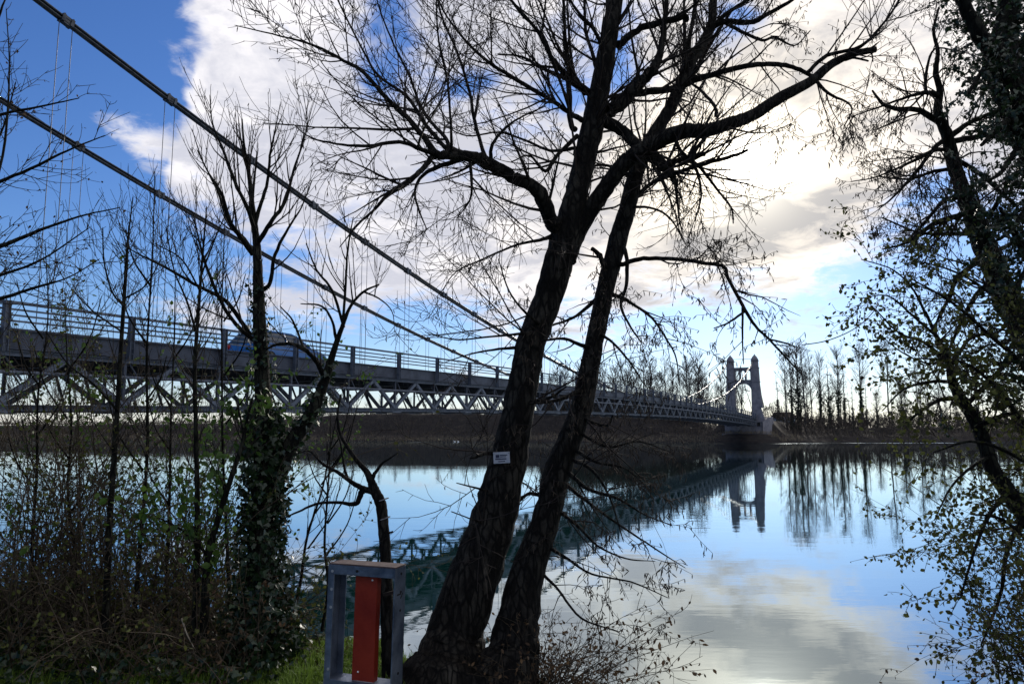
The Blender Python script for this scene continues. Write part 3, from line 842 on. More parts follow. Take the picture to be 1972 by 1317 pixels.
for l in [
    [(1080, 450, 5.1, 34), (1064, 428, 5.0, 32), (1045, 385, 4.9, 31), (1020, 355, 4.85, 28), (985, 340, 4.8, 26), (950, 320, 4.75, 26), (920, 305, 4.7, 24), (890, 301, 4.65, 22), (850, 299, 4.6, 19), (838, 297, 4.6, 17)],
    [(842, 300, 4.6, 15), (800, 245, 4.6, 11), (765, 210, 4.6, 10), (745, 190, 4.55, 9), (700, 140, 4.5, 8), (663, 118, 4.5, 7), (610, 90, 4.45, 5), (540, 70, 4.4, 3.5), (455, 50, 4.4, 2)],
    [(840, 298, 4.6, 12), (810, 288, 4.5, 9), (770, 274, 4.4, 8), (710, 281, 4.35, 7), (660, 279, 4.3, 5), (600, 266, 4.3, 3), (565, 240, 4.3, 1.5)],
    [(835, 300, 4.6, 12), (812, 327, 4.5, 11), (785, 352, 4.45, 10), (745, 378, 4.4, 8), (723, 402, 4.4, 6), (690, 432, 4.4, 4), (655, 475, 4.4, 2)],
    [(885, 308, 4.65, 12), (842, 322, 4.8, 9), (812, 340, 4.9, 7), (799, 368, 4.95, 5), (805, 400, 5.0, 4), (822, 442, 5.0, 2)],
    [(872, 300, 4.65, 10), (820, 241, 4.7, 8), (784, 187, 4.8, 7), (727, 144, 4.9, 5), (690, 80, 5.0, 4), (650, 0, 5.0, 3), (620, -60, 5, 2)],
    [(890, 302, 4.65, 11), (868, 285, 4.7, 9), (855, 262, 4.8, 8), (830, 235, 4.9, 7), (808, 200, 5.0, 6), (790, 150, 5, 5), (765, 100, 5, 4), (735, 30, 5, 3), (715, -40, 5, 2)],
    [(942, 318, 4.7, 10), (930, 290, 4.75, 8), (912, 225, 4.8, 7), (905, 180, 4.9, 6), (880, 100, 5, 5), (850, 30, 5, 4), (835, -50, 5, 2)],
    [(948, 320, 4.75, 9), (946, 285, 4.7, 7), (968, 252, 4.7, 6), (1000, 228, 4.7, 4), (1050, 205, 4.7, 2.5)],
    [(870, 296, 4.6, 7), (868, 240, 4.5, 5), (862, 160, 4.5, 5), (845, 80, 4.5, 4), (840, 0, 4.5, 3)],
    [(905, 312, 4.65, 7), (908, 345, 4.6, 6), (905, 385, 4.6, 4), (880, 420, 4.6, 2)],
    [(1136, 180, 5.2, 16), (1095, 150, 5.1, 13), (1062, 110, 5.0, 10), (1035, 60, 4.95, 8), (1000, 20, 4.9, 6), (960, -30, 4.9, 4)],
    [(1108, 250, 5.15, 12), (1098, 235, 5.1, 11), (1096, 150, 5.1, 9), (1088, 67, 5.1, 7), (1085, 0, 5.1, 6), (1075, -70, 5.1, 4)],
    [(1132, 232, 5.2, 13), (1110, 226, 5.15, 11), (1062, 194, 5.05, 9), (978, 144, 4.9, 8), (921, 104, 4.8, 6), (861, 33, 4.7, 4), (830, -40, 4.7, 2)],
    [(1128, 180, 5.2, 12), (1090, 152, 5.3, 9), (1040, 130, 5.4, 7), (1005, 110, 5.5, 5), (960, 105, 5.5, 3)],
    [(1150, 140, 5.2, 10), (1140, 100, 5.3, 8), (1128, 60, 5.4, 7), (1125, 0, 5.4, 5), (1120, -60, 5.4, 3)],
    [(1163, 100, 5.2, 10), (1145, 60, 5.1, 8), (1110, 20, 5.0, 6), (1080, -30, 5, 4)],
    [(1112, 262, 5.15, 10), (1072, 300, 5.0, 8), (1050, 330, 4.9, 7), (1020, 300, 4.85, 4), (985, 312, 4.8, 2.5)],
    [(1112, 285, 5.15, 8), (1060, 290, 5.3, 6), (1010, 270, 5.4, 5), (960, 255, 5.4, 4), (900, 262, 5.4, 3), (850, 240, 5.4, 2)],
    [(1166, 235, 5.2, 26), (1195, 250, 5.15, 23), (1218, 270, 5.1, 24), (1240, 292, 5.0, 26), (1268, 312, 4.95, 24), (1290, 330, 4.9, 18), (1303, 358, 4.9, 9)],
    [(1170, 215, 5.2, 30), (1190, 203, 5.2, 29), (1215, 180, 5.2, 26), (1238, 155, 5.15, 23), (1262, 128, 5.1, 20), (1272, 100, 5.1, 14), (1278, 60, 5.1, 12), (1284, 0, 5.1, 9), (1290, -60, 5.1, 6)],
    [(1180, 190, 5.2, 14), (1228, 180, 5.3, 15), (1260, 175, 5.35, 15), (1296, 172, 5.4, 14), (1330, 150, 5.5, 12), (1365, 90, 5.5, 8), (1410, 20, 5.5, 5)],
    [(1188, 92, 5.25, 18), (1205, 75, 5.2, 15), (1235, 55, 5.15, 14), (1290, 40, 5.1, 14), (1320, 33, 5.1, 12), (1322, 42, 5.1, 8)],
    [(1553, 142, 4.8, 8), (1593, 108, 4.75, 8), (1657, 90, 4.7, 7), (1700, 47, 4.7, 5), (1732, 0, 4.7, 4), (1745, -40, 4.7, 3)],
    [(1670, 99, 4.8, 9), (1680, 92, 4.8, 5), (1694, 80, 4.8, 1.5)], [(1676, 99, 4.8, 4), (1680, 108, 4.8, 3), (1681, 120, 4.8, 2)],
    [(1628, 116, 4.8, 6), (1645, 112, 4.75, 5), (1672, 118, 4.7, 4)],
    [(1360, 262, 4.8, 8), (1335, 300, 4.7, 7), (1345, 340, 4.7, 6), (1350, 380, 4.7, 4), (1338, 425, 4.7, 3)],
    [(1300, 258, 4.9, 9), (1310, 290, 5.0, 8), (1350, 325, 5.0, 7), (1385, 370, 5.0, 5), (1408, 400, 5.0, 4), (1412, 430, 5.0, 2.5)],
    [(1262, 330, 4.9, 12), (1310, 308, 4.85, 11), (1340, 300, 4.8, 10), (1358, 298, 4.8, 8)],
    [(1260, 350, 4.9, 9), (1310, 330, 4.85, 8), (1370, 312, 4.8, 8), (1420, 298, 4.8, 7), (1440, 289, 4.8, 5)],
    [(1379, 225, 4.8, 8), (1376, 205, 4.8, 7), (1350, 175, 4.9, 6), (1330, 160, 4.9, 5)],
    [(1066, 455, 5.1, 10), (1040, 462, 5.0, 7), (995, 472, 4.9, 5), (928, 500, 4.8, 3.5), (878, 524, 4.8, 2.5), (850, 562, 4.8, 1.5)],
    [(1030, 640, 5, 9), (1008, 642, 4.9, 6), (945, 648, 4.8, 4), (878, 654, 4.75, 3), (820, 640, 4.7, 1.5)],
    [(1010, 670, 5, 8), (960, 672, 5.1, 5), (905, 682, 5.2, 3), (850, 700, 5.2, 1.5)],
    [(1040, 625, 5, 8), (1010, 600, 4.8, 5), (980, 560, 4.7, 3.5), (960, 500, 4.7, 2)],
    [(1010, 780, 5, 10), (1060, 765, 4.8, 6), (1090, 745, 4.7, 3)],
    [(975, 880, 5, 9), (940, 872, 4.9, 8), (915, 880, 4.8, 6), (905, 882, 4.8, 3)],
    [(960, 950, 4.95, 7), (920, 940, 4.8, 4), (880, 930, 4.7, 2)], [(940, 1010, 4.95, 6), (910, 1000, 4.7, 3), (870, 985, 4.6, 2)]]:
    T1.limb(*l)
T1.start(M_bark)
P1 = pack([l[0] for l in T1.limbs]); 
Pt = pack([T1.trunks[0][0]], 30); Ptb = pack([T1.trunks[1][0]], 20)
L1 = dict(dens=11, length=(.35, 1.15), ang=(22, 62), npts=7, up=.35, wig=.07, rfac=.55, rmax=.012, tmin=.10, bias=(0, 0, .5), sides=4)
twigs(T1, P1, [L1,
    dict(dens=13, length=(.14, .48), ang=(22, 55), npts=5, up=.25, wig=.10, rfac=.6, rmin=.0021, tmin=.1, sides=3),
    dict(dens=9, length=(.05, .20), ang=(25, 60), npts=3, up=.1, wig=.12, rfac=.7, rmin=.0017, tmin=.1, sides=3)], cat_n=1500)
twigs(T1, (Pt[0][:, 14:], Pt[1][:, 14:]), [dict(dens=10, length=(.5, 1.6), ang=(35, 75), npts=8, up=.5, wig=.08, rfac=.2, rmax=.011, tmin=.05, sides=4),
    dict(dens=8, length=(.15, .6), ang=(22, 55), npts=5, up=.2, wig=.1, rfac=.6, rmin=.0021, tmin=.1),
    dict(dens=6, length=(.05, .2), ang=(25, 60), npts=3, up=.1, wig=.12, rfac=.7, rmin=.0017, tmin=.1)], name='upper_twigs')
twigs(T1, (Ptb[0][:, 4:], Ptb[1][:, 4:]), [dict(dens=5, length=(.25, .8), ang=(35, 80), npts=7, up=.1, wig=.1, rfac=.25, rmax=.008, tmin=.02, sides=4),
    dict(dens=9, length=(.1, .4), ang=(22, 60), npts=5, up=-.2, wig=.14, rfac=.6, rmin=.0021),
    dict(dens=7, length=(.04, .15), ang=(25, 60), npts=3, up=-.1, wig=.14, rfac=.7, rmin=.0017)], name='limb_twigs', cat_n=1300)
twigs(T1, (Pt[0][:, 3:15], Pt[1][:, 3:15]), [dict(dens=5, length=(.15, .6), ang=(50, 85), npts=6, up=-.1, wig=.16, rfac=.1, rmax=.004, tmin=.02),
    dict(dens=10, length=(.06, .25), ang=(22, 60), npts=4, up=-.2, wig=.16, rfac=.6, rmin=.0019)], name='stem_twigs', cat_n=500)

# small sign nailed on the bark
sg = at(966, 881, 4.80); sgc = sg
M_sign = mat('sign_plate', (.30, .33, .40), (.40, .42, .48), 30, .6); M_ink = mat('sign_print', (.03, .035, .07), rough=.6)
sgn_ = thing('tree_sign', 'small pale printed plate nailed on the bark of the thick leaning tree', 'sign', sgc)
sx = norm(np.array([1, -.10, .055])); sz_ = norm(np.array([.18, -.06, 1.0])); sz_ = norm(sz_ - sx * sz_.dot(sx)); sy = np.cross(sz_, sx)
m = MB(); m.box(sgc, sx * .053, sy * .003, sz_ * .036); m.build('plate', M_sign, sgn_, bevel=.001)
m = MB()
m.box(sgc - sy * .0038 + sx * -.026 + sz_ * .010, sx * .012, sy * .0006, sz_ * .010)
for (a, b_, c, d_) in ((.014, .016, .024, .003), (.010, .006, .020, .0025), (-.005, -.008, .036, .004), (0, -.024, .022, .003)):
    m.box(sgc - sy * .0038 + sx * a + sz_ * b_, sx * c, sy * .0006, sz_ * d_)
m.build('print', M_ink, sgn_)
m = MB()
for a in (-.046, .046): m.ball(sgc - sy * .004 + sx * a + sz_ * .028, .003, 6, 4)
m.build('nail', M_steel, sgn_)

# ---- tree 2
T2 = Tree('leaning_tree', 'slimmer dark leaning tree, right one of the middle pair, brush at its foot', 'tree', 22)
T2.trunk((962, 1345, 4.7, 165), (975, 1300, 4.75, 125), (988, 1262, 4.8, 98), (995, 1212, 4.85, 84), (1013, 1111, 4.9, 66), (1048, 1011, 4.95, 54), (1073, 910, 5, 50), (1100, 840, 5, 45), (1122, 775, 5.05, 42), (1142, 674, 5.1, 36),
         (1162, 574, 5.15, 35), (1187, 473, 5.2, 36), (1208, 402, 5.25, 34), (1225, 335, 5.3, 31), (1242, 290, 5.3, 30), (1265, 250, 5.3, 27), (1290, 210, 5.35, 25), (1308, 170, 5.4, 24), (1328, 125, 5.4, 22), (1352, 85, 5.4, 20), (1370, 45, 5.45, 18), (1374, 0, 5.5, 16), (1385, -90, 5.5, 10))
for l in [
    [(1312, 165, 5.4, 16), (1345, 152, 5.3, 13), (1379, 142, 5.2, 12), (1439, 127, 5.1, 11), (1489, 124, 5.1, 10), (1526, 130, 5.1, 9), (1560, 145, 5.1, 8), (1595, 180, 5.1, 6), (1632, 198, 5.1, 4), (1640, 215, 5.1, 3), (1625, 245, 5.1, 2)],
    [(1360, 60, 5.45, 12), (1392, 43, 5.4, 12), (1446, 43, 5.3, 11), (1479, 27, 5.3, 9), (1526, 0, 5.2, 7), (1560, -30, 5.2, 5)],
    [(1362, 70, 5.45, 10), (1395, 30, 5.4, 9), (1440, 0, 5.4, 7), (1480, -30, 5.4, 4)],
    [(1395, 44, 5.4, 8), (1430, 62, 5.3, 7), (1468, 78, 5.3, 6), (1492, 72, 5.3, 5), (1530, 88, 5.3, 3), (1560, 60, 5.3, 2)],
    [(1305, 180, 5.4, 10), (1336, 30, 5.6, 8), (1338, -40, 5.6, 5)],
    [(1325, 130, 5.4, 8), (1318, 60, 5.5, 7), (1318, 0, 5.6, 5), (1325, -50, 5.6, 3)],
    [(1180, 512, 5.2, 12), (1200, 508, 5.1, 10), (1240, 498, 5.0, 9), (1300, 499, 4.9, 8), (1360, 507, 4.8, 7.5), (1394, 514, 4.75, 7.5), (1402, 535, 4.7, 7), (1430, 588, 4.65, 7), (1455, 628, 4.6, 6), (1480, 652, 4.6, 5), (1515, 690, 4.6, 4), (1545, 722, 4.6, 2.5)],
    [(1430, 592, 4.65, 5), (1430, 640, 4.6, 4), (1430, 665, 4.6, 3), (1432, 700, 4.6, 2)],
    [(1434, 600, 4.65, 5), (1402, 622, 4.6, 4), (1375, 632, 4.6, 2)],
    [(1480, 653, 4.6, 4), (1510, 660, 4.6, 3.5), (1535, 668, 4.6, 2)],
    [(1196, 455, 5.2, 9), (1207, 500, 5.1, 8), (1206, 550, 5.05, 7), (1196, 590, 5.0, 6), (1215, 630, 5, 4), (1235, 660, 5, 2.5)],
    [(1172, 568, 5.15, 10), (1195, 572, 5.1, 8), (1225, 590, 5.0, 6), (1255, 612, 4.95, 5), (1285, 655, 4.9, 4), (1302, 690, 4.9, 3), (1308, 740, 4.9, 2)],
    [(1180, 530, 5.2, 12), (1163, 512, 5.1, 11), (1155, 492, 5.05, 10), (1140, 479, 5.0, 8)],
    [(1150, 672, 5.1, 11), (1118, 664, 5.0, 8), (1085, 652, 4.9, 6), (1045, 656, 4.85, 4)],
    [(1166, 560, 5.15, 10), (1110, 608, 5.3, 6), (1060, 628, 5.4, 4), (1010, 650, 5.4, 2)],
    [(1220, 380, 5.25, 9), (1260, 350, 5.3, 8), (1290, 332, 5.3, 6), (1330, 330, 5.3, 3)],
    [(1230, 350, 5.3, 10), (1195, 330, 5.4, 8), (1160, 318, 5.5, 5), (1110, 330, 5.5, 3)],
    [(1150, 640, 5.1, 7), (1180, 660, 4.9, 5), (1215, 700, 4.8, 4), (1240, 740, 4.8, 2)],
    [(1205, 400, 5.25, 7), (1250, 400, 5.1, 5), (1290, 420, 5.0, 4), (1320, 470, 5.0, 2)],
    [(1130, 745, 5.05, 10), (1075, 770, 4.8, 7), (1020, 778, 4.7, 4)],
    [(1110, 800, 5, 9), (1165, 820, 4.9, 6), (1180, 800, 4.8, 3)],
    [(1095, 860, 5, 9), (1150, 890, 4.8, 6), (1200, 900, 4.7, 4), (1240, 930, 4.7, 2)],
    [(1085, 900, 5, 9), (1130, 940, 4.8, 7), (1190, 960, 4.7, 5), (1240, 990, 4.7, 3), (1290, 1010, 4.7, 2)],
    [(1085, 930, 5, 8), (1130, 965, 4.8, 6), (1185, 1005, 4.7, 4.5), (1260, 1055, 4.6, 3), (1318, 1092, 4.6, 1.5)],
    [(1070, 980, 5, 8), (1110, 1010, 4.8, 6), (1150, 1050, 4.7, 4), (1205, 1075, 4.6, 3), (1260, 1080, 4.6, 1.5)],
    [(1050, 1050, 4.95, 8), (1085, 1070, 4.8, 6), (1140, 1105, 4.7, 4), (1215, 1120, 4.6, 3), (1285, 1150, 4.6, 1.5)],
    [(1090, 880, 5, 8), (1140, 905, 4.8, 6), (1175, 960, 4.7, 4), (1200, 1040, 4.7, 2)],
    [(1110, 830, 5, 7), (1170, 860, 4.8, 5), (1230, 850, 4.7, 3), (1290, 870, 4.7, 1.5)],
    [(1040, 1100, 4.9, 7), (1075, 1135, 4.8, 5), (1120, 1190, 4.7, 4), (1190, 1215, 4.6, 2)],
    [(1060, 960, 5, 9), (1020, 950, 5.1, 7), (1000, 965, 5.2, 5)]]:
    T2.limb(*l)
T2.start(M_bark)
P2 = pack([l[0] for l in T2.limbs]); Pt = pack([T2.trunks[0][0]], 30)
twigs(T2, P2, [dict(dens=9, length=(.2, .8), ang=(25, 65), npts=6, up=.0, wig=.12, rfac=.5, rmax=.009, tmin=.12, sides=4),
    dict(dens=10, length=(.1, .36), ang=(25, 60), npts=5, up=-.2, wig=.15, rfac=.6, rmin=.0021, tmin=.1),
    dict(dens=8, length=(.04, .14), ang=(25, 65), npts=3, up=-.2, wig=.15, rfac=.7, rmin=.0017, tmin=.1)], cat_n=6000)
twigs(T2, (Pt[0][:, 17:], Pt[1][:, 17:]), [dict(dens=11, length=(.4, 1.4), ang=(30, 75), npts=8, up=.4, wig=.1, rfac=.22, rmax=.010, tmin=.02, sides=4),
    dict(dens=9, length=(.12, .5), ang=(22, 58), npts=5, up=.1, wig=.12, rfac=.6, rmin=.0021),
    dict(dens=6, length=(.04, .16), ang=(25, 60), npts=3, up=0, wig=.14, rfac=.7, rmin=.0017)], name='upper_twigs', cat_n=1200)
twigs(T2, (Pt[0][:, 4:17], Pt[1][:, 4:17]), [dict(dens=9, length=(.2, .75), ang=(50, 90), npts=6, up=-.1, wig=.16, rfac=.12, rmax=.005, tmin=.02),
    dict(dens=10, length=(.07, .3), ang=(22, 60), npts=4, up=-.2, wig=.16, rfac=.6, rmin=.0019)], name='stem_twigs', cat_n=900)

# ---- right-hand trees
RA = Tree('alder_tree', 'slender bare alder trunk on the right with drooping catkins, in front of the ivy-covered trunk', 'tree', 31)
RA.trunk((2250, 1330, 5.6, 75), (2180, 1100, 5.7, 66), (2100, 900, 5.8, 60), (2040, 760, 5.9, 56), (1985, 660, 5.9, 52), (1948, 590, 6.0, 48), (1920, 530, 6.0, 44), (1895, 470, 6.0, 41), (1875, 420, 6.0, 36), (1852, 360, 6.05, 28), (1835, 310, 6.1, 26),
         (1824, 262, 6.1, 22), (1806, 215, 6.1, 17), (1810, 175, 6.1, 13), (1802, 140, 6.1, 11), (1806, 100, 6.1, 8), (1798, 60, 6.1, 6), (1808, 15, 6.1, 4), sides=12)
for l in [
    [(1812, 240, 6.1, 13), (1770, 213, 6.0, 11), (1725, 210, 5.9, 9), (1700, 200, 5.8, 7), (1680, 175, 5.8, 4)],
    [(1806, 185, 6.1, 12), (1783, 178, 6.0, 9), (1745, 188, 5.9, 6), (1700, 204, 5.9, 4), (1640, 225, 5.9, 2)],
    [(1783, 178, 6.0, 7), (1784, 140, 6.0, 6), (1800, 95, 6.0, 4), (1850, 100, 6, 2)],
    [(1832, 262, 6.1, 12), (1870, 235, 6.1, 9), (1915, 215, 6.1, 7), (1980, 180, 6.1, 4)],
    [(1838, 272, 6.1, 12), (1890, 262, 6.2, 11), (1950, 258, 6.3, 9), (2010, 250, 6.3, 6)],
    [(1822, 268, 6.1, 10), (1800, 285, 6.0, 9), (1765, 330, 5.9, 7), (1715, 385, 5.8, 4), (1690, 400, 5.8, 2)],
    [(1835, 288, 6.1, 9), (1800, 290, 6.0, 8), (1760, 310, 5.9, 6), (1690, 340, 5.9, 3), (1640, 350, 5.9, 2)],
    [(1842, 325, 6.1, 9), (1800, 330, 6.2, 7), (1750, 345, 6.3, 5), (1690, 340, 6.3, 3)],
    [(1845, 308, 6.1, 10), (1880, 330, 6.1, 9), (1910, 355, 6.1, 7), (1960, 400, 6.1, 4)],
    [(1852, 378, 6.0, 10), (1815, 390, 5.9, 8), (1780, 430, 5.8, 6), (1750, 460, 5.8, 3)],
    [(1868, 408, 6.0, 12), (1838, 418, 5.9, 11), (1803, 430, 5.8, 10), (1772, 449, 5.7, 8), (1740, 470, 5.7, 5), (1700, 480, 5.7, 3)],
    [(1880, 450, 6.0, 10), (1830, 450, 5.9, 8), (1770, 448, 5.8, 5), (1700, 420, 5.8, 3)],
    [(1900, 480, 6.0, 13), (1880, 505, 5.9, 11), (1842, 537, 5.8, 9), (1830, 570, 5.8, 8), (1815, 595, 5.7, 6), (1800, 630, 5.7, 4)],
    [(1922, 548, 6.0, 13), (1900, 552, 5.9, 12), (1879, 570, 5.8, 10), (1858, 605, 5.8, 8), (1838, 650, 5.7, 6), (1825, 680, 5.7, 4)],
    [(1885, 445, 6.0, 12), (1920, 430, 6.1, 10), (1972, 400, 6.1, 7)], [(1905, 490, 6.0, 10), (1945, 470, 6.2, 8), (1990, 440, 6.2, 5)],
    [(1890, 450, 6.0, 10), (1915, 400, 6.0, 8), (1950, 340, 6.0, 5)]]:
    RA.limb(*l)
RA.start(M_bark2)
PA = pack([l[0] for l in RA.limbs]); Pt = pack([RA.trunks[0][0]], 30)
twigs(RA, PA, [dict(dens=15, length=(.2, .8), ang=(25, 60), npts=6, up=.0, wig=.12, rfac=.5, rmax=.009, tmin=.1, sides=4),
    dict(dens=10, length=(.1, .36), ang=(25, 60), npts=5, up=-.2, wig=.15, rfac=.6, rmin=.0021, tmin=.1),
    dict(dens=7, length=(.04, .15), ang=(25, 65), npts=3, up=-.2, wig=.15, rfac=.7, rmin=.0021, tmin=.1)], cat_n=12000, cat_size=.04)
twigs(RA, (Pt[0][:, 13:], Pt[1][:, 13:]), [dict(dens=14, length=(.4, 1.1), ang=(35, 75), npts=7, up=.1, wig=.12, rfac=.25, rmax=.010, tmin=.02, sides=4),
    dict(dens=10, length=(.12, .4), ang=(25, 60), npts=5, up=-.1, wig=.14, rfac=.6, rmin=.0021)], name='upper_twigs', cat_n=4500, cat_size=.04)

RB = Tree('ivy_tree', 'thick forked trunk smothered in dark ivy at the top right edge', 'tree', 32)
RB.trunk((2500, 1340, 5.6, 150), (2330, 900, 5.6, 120), (2180, 600, 5.6, 105), (2080, 400, 5.6, 95), (2010, 290, 5.6, 86), (1965, 200, 5.6, 76), (1930, 120, 5.6, 66), (1935, 60, 5.6, 44), (1945, 0, 5.6, 40), (1950, -80, 5.6, 34), sides=14)
RB.limb((1945, 150, 5.6, 44), (1918, 110, 5.5, 36), (1890, 75, 5.4, 30), (1868, 35, 5.4, 26), (1852, 0, 5.4, 24), (1830, -60, 5.4, 18))
RB.limb((1935, 130, 5.6, 30), (1990, 60, 5.8, 26), (2030, -20, 5.9, 22))
for l in [[(1990, 260, 5.6, 22), (1950, 300, 5.4, 12), (1920, 340, 5.3, 7), (1880, 350, 5.3, 3)], [(2030, 330, 5.6, 22), (1980, 400, 5.4, 14), (1940, 450, 5.3, 8), (1905, 470, 5.3, 4)],
          [(2060, 380, 5.6, 22), (2000, 480, 5.4, 14), (1965, 540, 5.3, 9), (1945, 590, 5.3, 5)]]: RB.limb(*l)
for l in [[(1965, 220, 5.6, 20), (1920, 250, 5.4, 12), (1890, 280, 5.3, 7)], [(1980, 500, 5.5, 18), (1950, 440, 5.4, 12), (1925, 400, 5.3, 6)], [(2050, 640, 5.6, 20), (1990, 620, 5.4, 12), (1950, 640, 5.3, 7)],
          [(1920, 115, 5.5, 14), (1890, 140, 5.4, 10), (1865, 180, 5.3, 6)], [(2060, 720, 5.6, 20), (2000, 740, 5.4, 12), (1930, 720, 5.3, 7), (1880, 745, 5.3, 4)]]: RB.limb(*l)
RB.start(M_bark2)
q_ = RB.trunks[0][0]; Pt = pack([(q_[0][24:], q_[1][24:]), (q_[0][24:], q_[1][24:])] + [l[0] for l in RB.limbs], 22)
twigs(RB, Pt, [dict(dens=32, length=(.10, .50), ang=(40, 90), npts=5, up=.1, shrink=.1, wig=.14, rfac=.1, rmax=.006, tmin=.0, sides=3),
    dict(dens=20, length=(.06, .22), ang=(25, 70), npts=4, up=-.3, wig=.14, rfac=.6, rmin=.0021)], name='ivy_stems', leaf_n=36000, leafspec=(.036, 'ivy', M_ivy))

LP, LR = resample(q_[0][:34], q_[1][:34], 40); ivy_wrap(RB, LP, LR, 4200, .042, 1.5, 'ivy_on_trunk')
RC = Tree('leafy_willow', 'leaning stem on the right bank still hung with brown and yellow-green leaves', 'tree', 33)
RC.trunk((2180, 1345, 4.9, 62), (2080, 1130, 5.0, 50), (1990, 1010, 5.05, 38), (1948, 955, 5.1, 31), (1914, 908, 5.15, 28), (1898, 861, 5.2, 26), (1878, 811, 5.25, 24), (1854, 774, 5.3, 21), (1834, 734, 5.3, 17), (1827, 694, 5.35, 13), (1802, 645, 5.4, 8), (1782, 600, 5.4, 5), sides=12)
for l in [
    [(1850, 765, 5.3, 10), (1810, 770, 5.2, 8), (1775, 790, 5.1, 6), (1745, 815, 5.1, 4)],
    [(1835, 735, 5.3, 8), (1790, 735, 5.2, 6), (1740, 750, 5.1, 4), (1700, 790, 5.1, 2)],
    [(1830, 700, 5.3, 8), (1780, 660, 5.2, 6), (1730, 640, 5.1, 4), (1680, 590, 5.1, 2)],
    [(1806, 650, 5.4, 6), (1760, 610, 5.2, 5), (1710, 570, 5.2, 3), (1660, 575, 5.2, 1.5)],
    [(1785, 610, 5.4, 6), (1760, 560, 5.3, 4), (1720, 520, 5.3, 3), (1660, 500, 5.3, 2)],
    [(1860, 780, 5.3, 10), (1900, 740, 5.4, 9), (1940, 700, 5.4, 8), (1990, 670, 5.4, 6)],
    [(1885, 820, 5.2, 10), (1930, 800, 5.1, 8), (1985, 790, 5.1, 5)],
    [(1835, 700, 5.3, 8), (1870, 650, 5.3, 7), (1920, 640, 5.3, 5), (1975, 600, 5.3, 3)],
    [(1905, 880, 5.15, 8), (1870, 900, 5.0, 6), (1830, 940, 4.9, 4), (1800, 1000, 4.9, 2)],
    [(1940, 945, 5.1, 9), (1900, 1000, 4.9, 7), (1870, 1080, 4.8, 5), (1850, 1150, 4.8, 3)],
    [(2060, 900, 5.2, 14), (1980, 720, 5.2, 10), (1900, 640, 5.1, 7), (1830, 580, 5.0, 5), (1760, 540, 5.0, 3)],
    [(2080, 1000, 5.2, 14), (2000, 860, 5.1, 10), (1930, 760, 5.0, 8), (1860, 700, 5.0, 5), (1770, 690, 4.9, 3)],
    [(2100, 1050, 5.2, 14), (2010, 920, 5.0, 10), (1940, 870, 4.9, 7), (1870, 850, 4.9, 5), (1800, 870, 4.9, 3)],
    [(2080, 1130, 5.2, 12), (2000, 1060, 5.0, 9), (1930, 1000, 4.9, 6), (1870, 990, 4.9, 3)],
    [(2060, 800, 5.4, 14), (1980, 640, 5.4, 9), (1900, 560, 5.4, 6), (1830, 520, 5.4, 4), (1750, 500, 5.4, 2)],
    [(1830, 690, 5.3, 6), (1790, 700, 5.1, 4), (1740, 680, 5.1, 3), (1700, 650, 5.1, 2)],
    [(1975, 990, 5.05, 9), (1940, 1060, 4.9, 8), (1925, 1150, 4.8, 6), (1890, 1240, 4.7, 3)]]:
    RC.limb(*l)
RC.start(M_bark2)
PC = pack([l[0] for l in RC.limbs] + [RC.trunks[0][0]])
twigs(RC, PC, [dict(dens=13, length=(.2, .85), ang=(30, 75), npts=6, up=-.1, wig=.13, rfac=.4, rmax=.007, tmin=.1, sides=4),
    dict(dens=17, length=(.08, .36), ang=(25, 65), npts=5, up=-.3, wig=.15, rfac=.6, rmin=.0021)], leaf_n=40000, leafspec=(.034, 'oval', M_mixleaf))

# ---- ivy-clad tree on the left
IT = Tree('ivy_clad_tree', 'ivy-clad trunk left of the metal frame with stiff upright bare shoots', 'tree', 41)
IT.trunk((490, 1330, 5.2, 110), (495, 1250, 5.2, 84), (500, 1150, 5.25, 58), (506, 1000, 5.3, 48), (509, 850, 5.35, 38), (505, 720, 5.4, 29), (500, 620, 5.4, 25), (497, 540, 5.4, 20), (495, 480, 5.4, 16), (491, 440, 5.4, 13), (485, 390, 5.4, 10), (480, 340, 5.4, 8), (470, 280, 5.4, 5), (466, 230, 5.4, 3), sides=14)
IT.trunk((512, 1030, 5.3, 36), (540, 905, 5.35, 32), (569, 841, 5.4, 30), (602, 791, 5.45, 25), (626, 731, 5.5, 19), (643, 675, 5.5, 12), (658, 632, 5.5, 9), (675, 590, 5.5, 6), (700, 562, 5.5, 5), (730, 548, 5.5, 3), sides=12)
